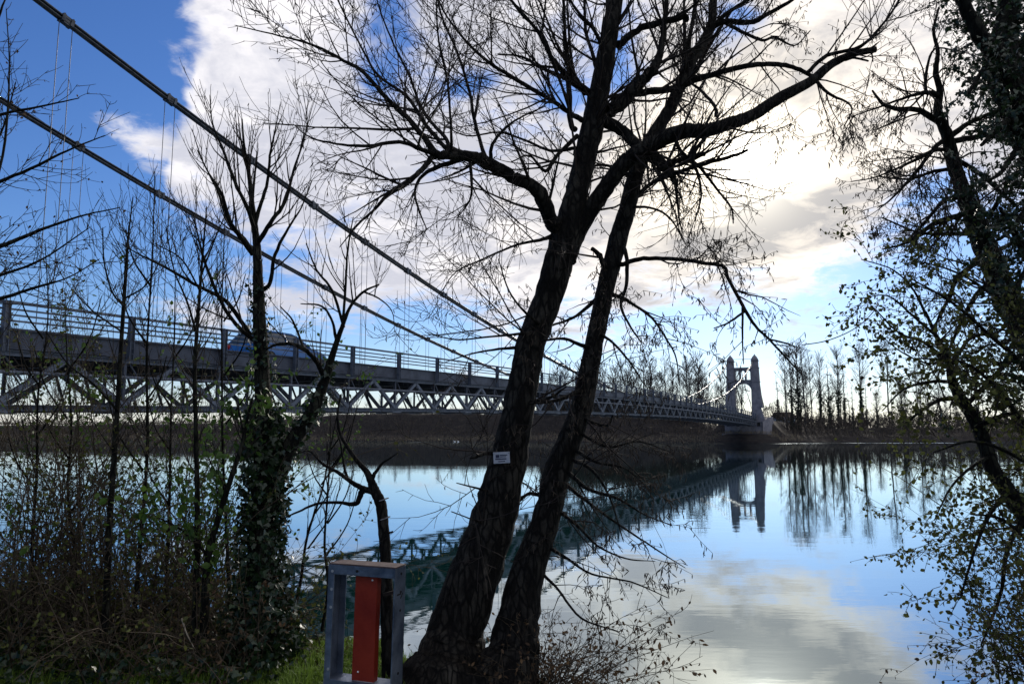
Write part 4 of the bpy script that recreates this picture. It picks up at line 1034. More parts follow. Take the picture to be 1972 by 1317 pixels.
for l in [
    [(493, 455, 5.4, 9), (478, 405, 5.3, 8), (452, 350, 5.2, 7), (430, 290, 5.2, 5), (410, 240, 5.2, 3), (404, 185, 5.2, 1.5)],
    [(490, 440, 5.4, 9), (500, 400, 5.4, 8), (515, 350, 5.4, 6), (520, 300, 5.4, 5), (530, 250, 5.4, 3), (540, 200, 5.4, 1.5)],
    [(495, 470, 5.4, 10), (520, 430, 5.3, 9), (548, 390, 5.3, 7), (565, 330, 5.3, 5), (585, 270, 5.3, 3), (600, 210, 5.3, 1.5)],
    [(497, 500, 5.4, 8), (470, 460, 5.5, 7), (440, 430, 5.6, 6), (420, 370, 5.6, 5), (390, 310, 5.6, 3), (370, 250, 5.6, 1.5)],
    [(488, 490, 5.4, 11), (462, 455, 5.3, 9), (440, 420, 5.2, 7), (425, 370, 5.1, 5), (400, 330, 5.1, 3), (380, 290, 5.1, 2)],
    [(482, 645, 5.4, 9), (435, 580, 5.3, 8), (385, 553, 5.2, 6), (315, 513, 5.1, 5), (268, 490, 5.0, 3), (235, 470, 5.0, 2)],
    [(495, 660, 5.4, 9), (460, 630, 5.3, 8), (430, 590, 5.2, 7), (400, 520, 5.2, 6), (385, 470, 5.2, 4), (372, 410, 5.2, 2)],
    [(503, 560, 5.4, 9), (520, 545, 5.3, 8), (530, 490, 5.2, 7), (555, 440, 5.2, 5), (580, 400, 5.2, 3), (600, 350, 5.2, 2)],
    [(626, 735, 5.5, 11), (612, 700, 5.4, 9), (585, 672, 5.3, 8), (555, 662, 5.3, 7), (520, 668, 5.3, 5), (500, 690, 5.3, 3)],
    [(585, 672, 5.3, 5), (565, 620, 5.3, 4), (540, 590, 5.3, 2)],
    [(648, 660, 5.5, 7), (640, 620, 5.4, 5), (620, 590, 5.4, 4), (580, 585, 5.4, 2)],
    [(660, 625, 5.5, 6), (665, 560, 5.5, 5), (670, 480, 5.5, 4), (680, 420, 5.5, 2)],
    [(662, 630, 5.5, 6), (640, 560, 5.6, 5), (610, 520, 5.6, 4), (590, 470, 5.6, 2)],
    [(700, 562, 5.5, 4), (730, 575, 5.4, 3), (755, 600, 5.4, 2), (760, 640, 5.4, 1)]]:
    IT.limb(*l)
IT.start(M_bark2)
PI_ = pack([l[0] for l in IT.limbs] + [(IT.trunks[0][0][0][-38:], IT.trunks[0][0][1][-38:]), (IT.trunks[1][0][0][-18:], IT.trunks[1][0][1][-18:])])
twigs(IT, PI_, [dict(dens=10, length=(.25, .8), ang=(20, 55), npts=7, up=1.1, wig=.07, rfac=.55, rmax=.007, rmin=.0024, tmin=.1, sides=4, bias=(0, 0, .6)),
    dict(dens=7, length=(.1, .38), ang=(20, 50), npts=5, up=1.0, wig=.09, rfac=.7, rmin=.0020, tmin=.1),
    dict(dens=3, length=(.03, .12), ang=(30, 70), npts=3, up=.3, wig=.12, rfac=.8, rmin=.0016)])
PP, RR = resample(IT.trunks[0][0][0][:50], IT.trunks[0][0][1][:50], 60)
ivy_wrap(IT, PP[:40], np.maximum(RR, .05)[:40] * 1.15, 2900, .046, 1.6)
ivy_wrap(IT, PP[38:], RR[38:] * 1.1, 240, .034, 1.4, 'upper_ivy')
PP, RR = resample(IT.trunks[1][0][0][:34], IT.trunks[1][0][1][:34], 30)
ivy_wrap(IT, PP, RR, 420, .04, 1.5, 'ivy_on_fork')
b0 = at(505, 1200, 5.15)
kk = IT.r.normal(size=(1100, 3)) * np.array([.10, .14, .20]) + b0 + np.array([.0, 0, -.05])
obj('ivy_at_foot', leaf_mesh('ivy_at_foot', kk, .045, 'ivy', .7, IT.r), M_ivy, IT.root)

# ---- slim stems on the left
def slim(name, label, seed, trunk, limbs, L1, L2, group=None, leaf=0, sides=8, mat_=None, spec=None):
    T = Tree(name, label, 'tree', seed, group); T.trunk(*trunk, sides=sides)
    for l in limbs: T.limb(*l)
    T.start(mat_ or M_bark2)
    Pk = pack([T.trunks[0][0]] + [l[0] for l in T.limbs])
    twigs(T, Pk, [L1, L2], leaf_n=leaf, leafspec=spec)
    return T
la = dict(dens=17, length=(.25, .9), ang=(25, 50), npts=6, up=.7, wig=.07, rfac=.45, rmax=.005, rmin=.0016, tmin=.35, bias=(0, 0, .3))
lb = dict(dens=9, length=(.08, .35), ang=(20, 50), npts=4, up=.5, wig=.10, rfac=.7, rmin=.0021)
slim('young_ash', 'straight slim stem nearest the left edge, its tip rising above the bridge railing', 51,
     [(198, 1240, 5.0, 15), (205, 1150, 5.0, 13), (212, 1000, 5.0, 11), (222, 850, 5.0, 10), (235, 640, 5.05, 8), (240, 560, 5.1, 7), (245, 480, 5.1, 5), (250, 430, 5.1, 3), (256, 380, 5.1, 2)],
     [[(238, 590, 5.05, 4), (215, 560, 5, 3.5), (200, 500, 5, 3), (198, 440, 5, 2)], [(240, 575, 5.1, 4), (280, 550, 5.1, 3), (310, 500, 5.1, 2)], [(226, 790, 5, 5), (180, 740, 4.9, 4), (130, 700, 4.9, 3), (90, 640, 4.9, 2)],
      [(236, 640, 5.05, 4), (180, 600, 5.2, 3), (140, 560, 5.2, 2)]], la, lb)
slim('young_ash', 'slim reddish stem just left of the ivy-clad trunk, rising from brambles', 52,
     [(374, 1230, 5.1, 15), (378, 1140, 5.1, 13), (380, 1000, 5.1, 11), (378, 850, 5.1, 9), (375, 720, 5.1, 8), (382, 600, 5.15, 7), (388, 520, 5.2, 5), (392, 470, 5.2, 4), (398, 400, 5.2, 2.5)],
     [[(378, 640, 5.1, 5), (360, 580, 5, 4), (335, 520, 5, 3), (320, 440, 5, 2)], [(385, 560, 5.15, 4), (350, 500, 5.2, 3), (300, 470, 5.2, 2)], [(388, 530, 5.2, 4), (410, 470, 5.2, 3), (440, 400, 5.2, 2)]], la, lb)
slim('young_maple', 'slanting slim stem beside the ivy-clad trunk, forking low among green leaves', 53,
     [(392, 1230, 5.05, 18), (400, 1080, 5.05, 14), (420, 1000, 5.05, 12), (445, 920, 5.05, 10), (465, 860, 5.05, 8), (478, 800, 5.05, 6), (488, 760, 5.05, 3)],
     [[(470, 840, 5.05, 5), (462, 800, 5, 4), (455, 770, 5, 2)], [(402, 1070, 5.05, 6), (350, 1020, 4.9, 4), (290, 990, 4.9, 2)]], dict(la, tmin=.15, up=.3), lb, leaf=500, spec=(.05, 'oval', M_green))
for k_, (lab, px, py0, tx, ty, wd, Y) in enumerate([
    ('thin upright shoot close to the left edge, ending against the blue sky', 58, 1200, 92, 470, 8, 5.3),
    ('thin shoot leaning left between the edge and the straight slim stem', 150, 1210, 118, 560, 8, 5.5),
    ('whip-thin shoot just right of the straight slim stem', 262, 1215, 300, 330, 9, 5.4),
    ('thin shoot midway between the straight and the reddish slim stems', 318, 1215, 338, 520, 8, 5.7),
    ('thin shoot between the reddish stem and the ivy-clad trunk', 440, 1215, 428, 420, 8, 5.8),
    ('leaning thin shoot right of the ivy-clad trunk, crossing the fork', 560, 1215, 655, 760, 7, 5.9),
    ('short forked shoot over the water right of the ivy-clad fork', 622, 1215, 640, 800, 7, 5.8)]):
    rk = random.Random(70 + k_)
    pts_ = [(px + (tx - px) * f_ + rk.uniform(-7, 7), py0 + (ty - py0) * f_, Y, wd * (1 - .8 * f_)) for f_ in (0, .2, .4, .6, .8, 1)]
    lm = []
    for f_ in (.35, .5, .62, .75):
        bx_, by_ = px + (tx - px) * f_, py0 + (ty - py0) * f_; sg_ = rk.choice((-1, 1)); ln_ = rk.uniform(50, 120)
        lm.append([(bx_, by_, Y, wd * .5), (bx_ + sg_ * ln_ * .4, by_ - ln_ * .6, Y - .1, wd * .35), (bx_ + sg_ * ln_ * .6, by_ - ln_ * 1.3, Y - .15, wd * .2)])
    slim('sapling', lab, 70 + k_, pts_, lm, dict(la, dens=9 if k_ < 5 else 6), lb, group='thin saplings on the left bank', sides=6)
# blurred tree off the left edge whose branches reach in
OT = Tree('hedgerow_tree', 'bare branches reaching in from beyond the left edge with a few withered leaves', 'tree', 54)
OT.trunk((-330, 1340, 4.2, 80), (-320, 900, 4.2, 60), (-290, 500, 4.2, 44), (-250, 250, 4.2, 30), (-220, 0, 4.2, 18), (-200, -200, 4.2, 8), sides=10)
for l in [[(-280, 450, 4.2, 16), (-120, 400, 4.2, 10), (0, 350, 4.2, 7), (60, 325, 4.2, 6), (130, 290, 4.2, 4), (200, 262, 4.2, 2)],
          [(-290, 560, 4.2, 16), (-120, 510, 4.2, 11), (0, 474, 4.2, 9), (60, 450, 4.2, 7), (150, 418, 4.2, 4), (230, 400, 4.2, 2)],
          [(-295, 640, 4.2, 16), (-120, 600, 4.2, 12), (0, 575, 4.2, 8), (60, 556, 4.2, 6), (130, 535, 4.2, 3), (190, 500, 4.2, 2)],
          [(-270, 340, 4.2, 14), (-120, 270, 4.2, 9), (0, 222, 4.2, 6), (80, 205, 4.2, 4), (150, 190, 4.2, 2)],
          [(-250, 240, 4.2, 12), (-120, 150, 4.2, 8), (-20, 60, 4.2, 6), (10, 0, 4.2, 3)],
          [(-120, 510, 4.2, 8), (-40, 420, 4.2, 6), (5, 300, 4.2, 5), (18, 140, 4.2, 3), (12, 20, 4.2, 1.5)],
          [(-60, 350, 4.2, 6), (0, 260, 4.3, 4), (30, 160, 4.3, 2)], [(-100, 560, 4.3, 8), (0, 530, 4.3, 6), (80, 500, 4.3, 4), (170, 440, 4.3, 2)]]: OT.limb(*l)
OT.start(M_bark2)
twigs(OT, pack([l[0] for l in OT.limbs]), [dict(dens=17, length=(.15, .55), ang=(25, 55), npts=6, up=.4, wig=.09, rfac=.45, rmax=.004, rmin=.0021, tmin=.25),
    dict(dens=17, length=(.05, .25), ang=(25, 60), npts=4, up=.2, wig=.12, rfac=.7, rmin=.0019)], leaf_n=260, leafspec=(.022, 'dead', M_brown))

# ---- pruned sapling behind the metal frame
SP = Tree('pruned_sapling', 'lopped crooked sapling behind the metal frame with bare zigzag branches', 'tree', 55)
SP.trunk((750, 1310, 5.0, 30), (748, 1260, 5.0, 26), (745, 1180, 5.0, 25), (743, 1080, 5.0, 22), (738, 1010, 5.0, 21), (733, 970, 5.0, 21), (722, 945, 5.0, 19), (714, 925, 5.0, 15), (706, 908, 5.0, 12), (690, 890, 4.98, 9), (672, 865, 4.95, 7), (655, 835, 4.95, 6), (650, 800, 4.95, 4), (656, 760, 4.95, 3), sides=12)
for l in [[(722, 948, 5.0, 13), (702, 943, 5.0, 12), (693, 956, 5.0, 11), (684, 970, 5.0, 9), (650, 967, 5.0, 6), (610, 970, 5.0, 5), (575, 985, 5.0, 4), (540, 1000, 5.0, 2)],
          [(705, 943, 5.0, 11), (680, 930, 4.95, 9), (655, 912, 4.9, 7), (620, 892, 4.9, 5), (595, 868, 4.9, 3), (560, 878, 4.9, 2)],
          [(714, 928, 5.0, 8), (722, 912, 5.0, 7), (735, 893, 5.0, 5), (750, 883, 5.0, 3.5), (766, 872, 5.0, 2)],
          [(672, 925, 4.95, 6), (664, 905, 5, 5), (660, 880, 5, 4), (655, 850, 5, 3), (645, 820, 5, 2)],
          [(740, 1030, 5, 6), (752, 1025, 5, 4), (757, 1023, 5, 3)], [(630, 968, 5, 4), (631, 940, 5, 3), (628, 918, 5, 1.5)]]: SP.limb(*l)
SP.start(M_bark)
twigs(SP, pack([l[0] for l in SP.limbs]), [dict(dens=4, length=(.08, .35), ang=(25, 60), npts=5, up=.3, wig=.14, rfac=.5, rmax=.004, rmin=.0021, tmin=.3),
    dict(dens=7, length=(.04, .15), ang=(25, 60), npts=4, up=.2, wig=.14, rfac=.7, rmin=.0017)])
m = MB()
for px, py_ in ((737, 962), (740, 998)):
    c = at(px, py_, 5.0); a = np.linspace(0, 2 * np.pi, 14)
    m.tube([c + np.array([.038 * math.cos(q), .038 * math.sin(q), .012 * math.cos(q)]) for q in a], .004, 5, cap=False)
m.build('tie_band', M_stonel, SP.root, smooth=True)
m = MB(); m.beam(at(738, 1145, 4.93), at(764, 1138, 4.93), .02, .02); m.build('wooden_peg', M_twig, SP.root)
# ------------------------------------------------------------------ shrubs, brambles, grass on the near bank
def gz(p): return height(p[..., 0], p[..., 1])
def shrub(name, label, seed, cx, cy, n, spread, hgt, leaf, lspec, group=None, lean=(0, 0), r0=.006, dens2=8, up=.3, cat='shrub', levels=2, kind=None, curl=.10, tilt=.45):
    r = np.random.default_rng(seed)
    root = thing(name, label, cat, (cx, cy, float(height(cx, cy))), group)
    b = np.stack([cx + r.normal(size=n) * spread[0], cy + r.normal(size=n) * spread[1]], 1)
    z = height(b[:, 0], b[:, 1])
    d = norm(np.stack([r.normal(size=n) * tilt + lean[0], r.normal(size=n) * tilt + lean[1], np.full(n, 1.0)], 1))
    N = 9; P = np.empty((n, N, 3)); P[:, 0] = np.stack([b[:, 0], b[:, 1], z - .03], 1)
    st = (hgt * r.uniform(.5, 1.15, n) / (N - 1))[:, None]
    w1 = r.normal(size=(n, 3)) * curl
    for i in range(1, N):
        d = norm(d + w1 + np.array([lean[0], lean[1], -up]) * .09 + r.normal(size=(n, 3)) * curl * .6); P[:, i] = P[:, i - 1] + d * st
    R = r0 * r.uniform(.6, 1.2, n)[:, None] * (1 - .75 * np.linspace(0, 1, N))[None]
    g = [(P, R, 4)]
    c1 = sprout(P, R, dens2, (.12, .5), (25, 65), 5, up=-.1, wig=.12, rfac=.6, rmin=.0018, tmin=.12, r=r); g.append((c1[0], c1[1], 3))
    c2 = sprout(c1[0], c1[1], dens2, (.05, .2), (25, 65), 3, up=-.1, wig=.12, rfac=.7, rmin=.0015, tmin=.1, r=r); g.append((c2[0], c2[1], 3))
    obj('stems', strands_mesh('stems', g), M_brushst, root)
    allp = np.concatenate([P[:, 2:].reshape(-1, 3), c1[0][:, 1:].reshape(-1, 3), c2[0][:, 1:].reshape(-1, 3)])
    if leaf:
        k = r.choice(len(allp), min(leaf, len(allp)), replace=False)
        obj('leaves', leaf_mesh('leaves', allp[k], lspec[0], lspec[1], .7, r), lspec[2], root)
    return root
def hX(px, Y): return (px - CX) / F * Y
shrub('shrub', 'bare brown shrub at the far left below the bridge truss', 61, hX(40, 5.2), 5.2, 74, (.34, .35), 2.7, 1500, (.03, 'oval', M_mixleaf), tilt=.3, curl=.07)
shrub('shrub', 'tangled twiggy shrub between the left edge and the slim straight stem', 62, hX(140, 5.6), 5.6, 90, (.36, .3), 2.4, 1500, (.032, 'oval', M_mixleaf), tilt=.3, curl=.07)
shrub('shrub', 'green-leaved shrub behind the slim stems, under the bridge truss', 63, hX(260, 6.0), 6.0, 50, (.34, .3), 2.8, 2300, (.038, 'oval', M_green), dens2=6, tilt=.18, curl=.06)
shrub('shrub', 'leafy green shrub close behind the ivy-clad trunk', 64, hX(385, 6.2), 6.2, 34, (.13, .22), 2.2, 1900, (.038, 'oval', M_green), dens2=6, curl=.05, tilt=.16)
shrub('shrub', 'low twiggy shrub right of the slim straight stem', 65, hX(300, 5.3), 5.3, 60, (.34, .3), 1.6, 1300, (.03, 'oval', M_mixleaf))
shrub('shrub', 'low brush of thin dry stems left of the ivy-clad foot', 67, hX(430, 5.0), 5.0, 40, (.22, .18), .85, 900, (.03, 'dead', M_brown))
shrub('brush', 'arching dry brush with dead leaves leaning over the water right of the pair of trunks', 68, hX(1050, 4.6), 4.7, 15, (.07, .12), 1.15, 330, (.032, 'dead', M_brown), lean=(.95, -.1), up=.35, r0=.005)
shrub('brush', 'dark fine brush around the foot of the slimmer leaning tree', 69, hX(1030, 4.7), 4.75, 80, (.10, .14), .50, 1100, (.028, 'dead', M_brown), lean=(.3, 0), up=.2, r0=.004)
shrub('brush', 'sparse twigs hanging over the water below the slimmer leaning tree, lowest in the frame', 70, hX(1090, 4.2), 4.2, 16, (.08, .10), .6, 240, (.034, 'dead', M_brown), lean=(.8, -.2), up=.8, r0=.004)
shrub('shrub', 'dense bush with small dark leaves at the bottom right corner', 71, hX(2020, 4.5), 4.5, 56, (.14, .25), .95, 3600, (.028, 'oval', M_mixleaf), lean=(-.15, 0), up=.2, tilt=.3)
shrub('shrub', 'arching leafy stems on the right edge halfway up the water', 72, hX(2090, 5.3), 5.3, 46, (.16, .3), 2.0, 3800, (.030, 'oval', M_mixleaf), lean=(-.12, 0), up=.2, tilt=.25)
shrub('shrub', 'thin whips with sparse leaves reaching left over the water at the right edge', 73, hX(2040, 5.0), 5.0, 10, (.10, .2), 1.35, 260, (.035, 'dead', M_brown), lean=(-.55, 0), up=.9, dens2=3, r0=.004)
shrub('brush', 'low dry twigs between the two leaning trunks', 74, hX(945, 5.1), 5.1, 16, (.05, .1), .55, 160, (.03, 'dead', M_brown), r0=.003)

# brambles: a knee-high mass nobody could count
r = np.random.default_rng(80)
n = 850
bx = r.uniform(-4.6, -1.75, n); by = r.uniform(5.15, 6.7, n)
b = np.stack([bx, by], 1); z = height(bx, by); N = 8
d = norm(np.stack([r.normal(size=n) * .6, r.normal(size=n) * .6, np.full(n, .9)], 1)); P = np.empty((n, N, 3)); P[:, 0] = np.stack([bx, by, z - .02], 1)
for i in range(1, N):
    d = norm(d + r.normal(size=(n, 3)) * .12 + np.array([0, 0, -.20])); P[:, i] = P[:, i - 1] + d * r.uniform(.07, .16, n)[:, None]
P[:, :, 2] = np.maximum(P[:, :, 2], height(P[:, :, 0], P[:, :, 1]) + .01)
R = .0035 * (1 - .6 * np.linspace(0, 1, N))[None] * r.uniform(.6, 1.2, n)[:, None]
c1 = sprout(P, R, 5, (.08, .3), (30, 70), 4, up=-.2, wig=.12, rfac=.7, rmin=.0012, r=r)
br_o = obj('bramble_thicket', strands_mesh('bramble_thicket', [(P, R, 3), (c1[0], c1[1], 3)]), M_brushst)
tag(br_o, 'knee-high mass of bramble stems at the bottom left bank', 'brambles', kind='stuff')
allp = np.concatenate([P[:, 1:].reshape(-1, 3), c1[0][:, 1:].reshape(-1, 3)])
k = r.choice(len(allp), 12000, replace=False)
o = obj('bramble_leaves', leaf_mesh('bramble_leaves', allp[k], .034, 'oval', .3, r), M_mixleaf)
tag(o, 'small brown and green leaves through the brambles at bottom left', 'leaves', kind='stuff')
n = 13000
px = r.uniform(-4.6, 4.2, n); pyy = r.uniform(3.9, 6.4, n); keep = (pyy < np.interp(px, YE_X, YE_Y) + .5); px, pyy = px[keep], pyy[keep]
keep = ((px < -1.5 + r.normal(size=len(px)) * .5) & ((pyy > 5.1) | (r.random(len(px)) < .4))) | (r.random(len(px)) < .12) | (px > 2.2); px, pyy = px[keep], pyy[keep]
pos = np.stack([px, pyy, height(px, pyy) + r.random(len(px)) * .03], 1)
o = obj('leaf_litter', leaf_mesh('leaf_litter', pos, .036, 'dead', 0, r), M_brown); tag(o, 'fallen brown leaves on the near bank', 'leaves', kind='stuff')
n = 5200
px = r.uniform(-4.6, -1.45, n); pyy = r.uniform(4.5, 6.2, n)
pos = np.stack([px, pyy, height(px, pyy) + r.random(n) ** 2 * .25], 1)
o = obj('ground_ivy', leaf_mesh('ground_ivy', pos, .045, 'ivy', .3, r), M_ivy); tag(o, 'ivy creeping over the ground left of the metal frame', 'ivy', kind='stuff')

# grass
M_grass = mat('grass', (.06, .11, .014), (.20, .31, .045), rough=.6, island=True, translucent=.35)
n = 90000
gx_ = r.uniform(-3.9, 1.1, n); gy2 = r.uniform(3.8, 6.6, n)
e_ = np.interp(gx_, YE_X, YE_Y)
dn = sstep(.35, .6, vnoise(gx_, gy2, .5, 9)) * .8 + .25
dn = np.where((gx_ > -1.8) & (gx_ < -.75), 1.0, dn)
dn *= np.where((gx_ > -.85) & (gy2 > 4.62), .15, 1) * np.where((gx_ < -1.7) & (gy2 > 5.5), .3, 1)
keep = (gy2 < e_ + .35) & (r.random(n) < dn); gx_, gy2 = gx_[keep], gy2[keep]; n = len(gx_)
base = np.stack([gx_, gy2, height(gx_, gy2) - .005], 1)
a = r.uniform(0, 2 * np.pi, n); L = r.uniform(.03, .085, n) * (1 + .8 * (vnoise(gx_, gy2, .3, 12) > .6)); lean = r.uniform(.1, .9, n)
dir_ = np.stack([np.cos(a), np.sin(a), np.zeros(n)], 1); side = np.stack([-np.sin(a), np.cos(a), np.zeros(n)], 1) * .0032
mid_p = base + dir_ * (L * lean * .3)[:, None] + Z * (L * .6)[:, None]; tip = base + dir_ * (L * lean * .9)[:, None] + Z * (L * (1 - .35 * lean))[:, None]
V = np.stack([base - side, base + side, mid_p + side * .8, mid_p - side * .8, tip], 1).reshape(-1, 3)
bb = (np.arange(n) * 5)[:, None]
o = obj('grass', npmesh('grass', V, bb + np.array([[0, 1, 2, 3]]), bb + np.array([[3, 2, 4]])), M_grass); tag(o, 'short green grass on the bank round the metal frame', 'grass', kind='stuff')
# fallen pale twigs
for k_, (pts, lab) in enumerate([([(415, 1273), (450, 1268), (500, 1258), (560, 1252)], 'long pale fallen twig lying below the ivy-clad trunk'),
                           ([(448, 1300), (480, 1288), (505, 1276), (545, 1268)], 'shorter pale fallen twig nearest the grass'),
                           ([(350, 1190), (360, 1220), (378, 1255)], 'pale twig standing up out of the brambles')]):
    Pp = np.array([at(x, y, 1.58 * F / (y - HOR) if k_ < 2 else 4.75) for x, y in pts])
    if k_ < 2: Pp[:, 2] = height(Pp[:, 0], Pp[:, 1]) + .04
    Pp = catmull(Pp, 4); m = MB(); m.tube(Pp, np.linspace(.006, .0025, len(Pp)), 6)
    tag(m.build('fallen_twig', M_pale if 'M_pale' in globals() else mat('dry_wood', (.22, .18, .13), (.34, .29, .22), 12, .8), None, smooth=True), lab, 'twig', 'pale twigs on the bank')
# hanging vine between the willow and the drooping limb
pts = [(1545, 664), (1580, 659), (1610, 650), (1640, 636), (1665, 618), (1682, 600), (1692, 585)]
m = MB(); m.tube(catmull([at(x, y, 4.7 + .35 * i / 6) for i, (x, y) in enumerate(pts)], 4), .0035, 5)
tag(m.build('hanging_vine', M_twig, None, smooth=True), 'single thin vine sagging from the leafy stem towards the pylon', 'vine')

# ------------------------------------------------------------------ metal frame with the red plate
fr0 = at(633, 1083, 4.37)
fu = np.array([math.cos(math.radians(20)), -math.sin(math.radians(20)), 0]); fv = np.array([math.sin(math.radians(20)), math.cos(math.radians(20)), 0])
W_, DP = .435, .125; ztop = fr0[2]; zb = EYE - 1.60
lean_v = norm(np.array([.018, 0, 1.0]))
M_zinc = mat('weathered_zinc', (.06, .08, .12), (.20, .235, .30), 6, .42, metal=.6, bump=.25, bscale=40, spec=.5)
M_redp = mat('red_plate_paint', (.16, .010, .004), (.25, .024, .009), 5, .55, bump=.12, bscale=30)
M_rust = mat('rusty_top', (.07, .045, .04), (.12, .085, .08), 9, .75, bump=.3)
fr_t = thing('metal_frame', 'weathered grey steel box frame standing on the grass with a red plate inside', 'frame', (fr0[0] + .2, fr0[1], zb))
H_ = (ztop - zb)
def fp(a, d_, z): return np.array([fr0[0], fr0[1], 0]) + fu * a + fv * d_ + lean_v * z / lean_v[2] * 1.0 + np.array([-.018 * H_ - .018 * zb, 0, 0]) * 1.0
def fbox(mb, a0, a1, d0, d1, z0, z1):
    V = [fp(a, d_, z) for a in (a0, a1) for d_ in (d0, d1) for z in (z0, z1)]
    mb.add(V, MB.BQ)
th = .008
for a0, a1, f0, f1, lab in ((0, th, th, .048, 'left upright'), (W_ - th, W_, W_ - .048, W_ - th, 'right upright')):
    m = MB(); fbox(m, a0, a1, 0, DP, zb - .05, ztop - th - .002)                     # side web
    fbox(m, f0, f1, DP - th, DP, zb - .05, ztop - th - .002)                          # rear flange
    if a0 == 0: fbox(m, f0, f1 - .008, 0, th, zb - .05, ztop - th - .002)             # front lip
    up_ = m.build('upright', M_zinc, fr_t, bevel=.0015)
    hm = MB()
    zs = [ztop - .045, ztop - .145, ztop - .245, zb + .26] 
    for z in zs:
        c = fp((f0 + f1) / 2 if a0 == 0 else a1 + .0015, -.0015 if a0 == 0 else DP * .55, z)
        ax = fv if a0 == 0 else fu
        hm.tube([c - ax * .0016, c + ax * .0016], .008 if a0 == 0 else .0075, 10)
    hm.build('bolt_hole', mat('hole_shadow', (.01, .01, .012), rough=.9) if a0 else mat('bolt_head', (.45, .45, .46), rough=.4, metal=.5), up_)
m = MB(); fbox(m, 0, W_, 0, DP, ztop - th, ztop); o = m.build('top_plate', M_rust, fr_t, bevel=.0015)
m = MB(); fbox(m, th + .001, W_ - th - .001, 0.001, th + .001, ztop - .062, ztop - th - .001); 
cr = m.build('top_rail', M_zinc, fr_t, bevel=.001)
m = MB(); c = fp(.19, -.001, ztop - .036); m.tube([c - fv * .002, c + fv * .002], .008, 10); m.build('bolt', M_black, cr)
m = MB(); fbox(m, th + .001, W_ - th - .001, 0.001, th + .001, zb + .10, zb + .205); fbox(m, th + .001, W_ - th - .001, th + .001, DP - .001, zb + .198, zb + .205)
brl = m.build('bottom_rail', M_zinc, fr_t, bevel=.001)
m = MB(); c = fp(.26, -.001, zb + .165); m.tube([c - fv * .002, c + fv * .002], .009, 10); m.build('bolt', M_black, brl)
m = MB(); fbox(m, .165, .305, .030, .036, zb + .207, ztop - .035); fbox(m, .299, .305, .036, .075, zb + .207, ztop - .035); fbox(m, .165, .171, .036, .075, zb + .207, ztop - .035)
rp = m.build('red_plate', M_redp, fr_t, bevel=.001)
m = MB()
for a, z in ((.275, ztop - .085), (.205, zb + .255)): c = fp(a, .029, z); m.ball(c, .0055, 8, 5)
m.build('rivet', M_white, rp)
m = MB(); c = fp(W_ + .001, .05, ztop - .155); m.box(c, fu * .0012, fv * .020, Z * .004); m.box(c + fv * .03 - Z * .012, fu * .0012, norm(fv + Z * 1.1) * .018, norm(Z - fv) * .0035); m.build('scratch', M_black, fr_t)

# ------------------------------------------------------------------ far bank: trees, bushes, swans, house
def far_tree(seed, H, kind):
    r = np.random.default_rng(seed)
    n = 12; z = np.linspace(0, 1, n)
    P = np.stack([np.cumsum(r.normal(size=n) * .012 * H / n * 3), np.cumsum(r.normal(size=n) * .012 * H / n * 3), z * H], 1)[None]
    base_r = H * .0095
    R = (base_r * (1 - z) ** .8 + .03)[None]
    if kind == 'poplar':
        a = sprout(P, R, 4.6, (.24 * H, .38 * H), (26, 50), 7, up=.40, wig=.05, rfac=.35, rmax=.07, rmin=.030, tmin=.40, r=r, shrink=.55)
        b = sprout(a[0], a[1], 2.0, (.04 * H, .10 * H), (20, 45), 4, up=.3, wig=.08, rfac=.6, rmin=.026, r=r)
    elif kind == 'broom':
        a = sprout(P, R, 4.2, (.22 * H, .42 * H), (28, 60), 7, up=.6, wig=.08, rfac=.45, rmax=.14, rmin=.05, tmin=.22, r=r, shrink=.55)
        b = sprout(a[0], a[1], 1.7, (.05 * H, .14 * H), (20, 50), 4, up=.3, wig=.08, rfac=.6, rmin=.036, r=r)
    else:
        a = sprout(P, R, 3.4, (.04 * H, .12 * H), (55, 90), 5, up=-.05, wig=.08, rfac=.3, rmax=.07, rmin=.045, tmin=.15, r=r, shrink=.6)
        b = sprout(a[0], a[1], 2.4, (.03 * H, .06 * H), (20, 50), 3, up=.1, wig=.08, rfac=.6, rmin=.02, r=r)
    tm = strands_mesh('trunk', [(P, R, 7)]); cm = strands_mesh('crown', [(a[0], a[1], 3), (b[0], b[1], 3)])
    iv = None
    if kind != 'poplar' or seed % 2:
        kN = 700; zz = r.random(kN) ** 1.4 * H * .5; ii_ = np.minimum((zz / H * (n - 1)).astype(int), n - 2)
        pos = P[0][ii_].copy(); pos[:, 2] = zz; aa = r.uniform(0, 6.28, kN); clump = .12 + 1.5 * vnoise(zz, zz * 0 + seed, 1.6, 4) ** 2
        pos[:, 0] += np.cos(aa) * clump * r.random(kN); pos[:, 1] += np.sin(aa) * clump * r.random(kN)
        iv = leaf_mesh('ivy', pos, .42, 'oval', .2, r)
    return tm, cm, iv
protos = {k: [far_tree(s, 18, k) for s in sd] for k, sd in (('poplar', (1, 2, 3, 4)), ('broom', (5, 6, 7)), ('spruce', (9, 10)))}
M_far = mat('far_bark', (.03, .028, .028), (.055, .05, .05), 1, .9)
M_fariv = mat('far_ivy', (.012, .022, .012), (.03, .045, .022), rough=.7, island=True)
for k in protos:
    for tm, cm, iv in protos[k]:
        tm.materials.append(M_far); cm.materials.append(M_far)
        if iv: iv.materials.append(M_fariv)
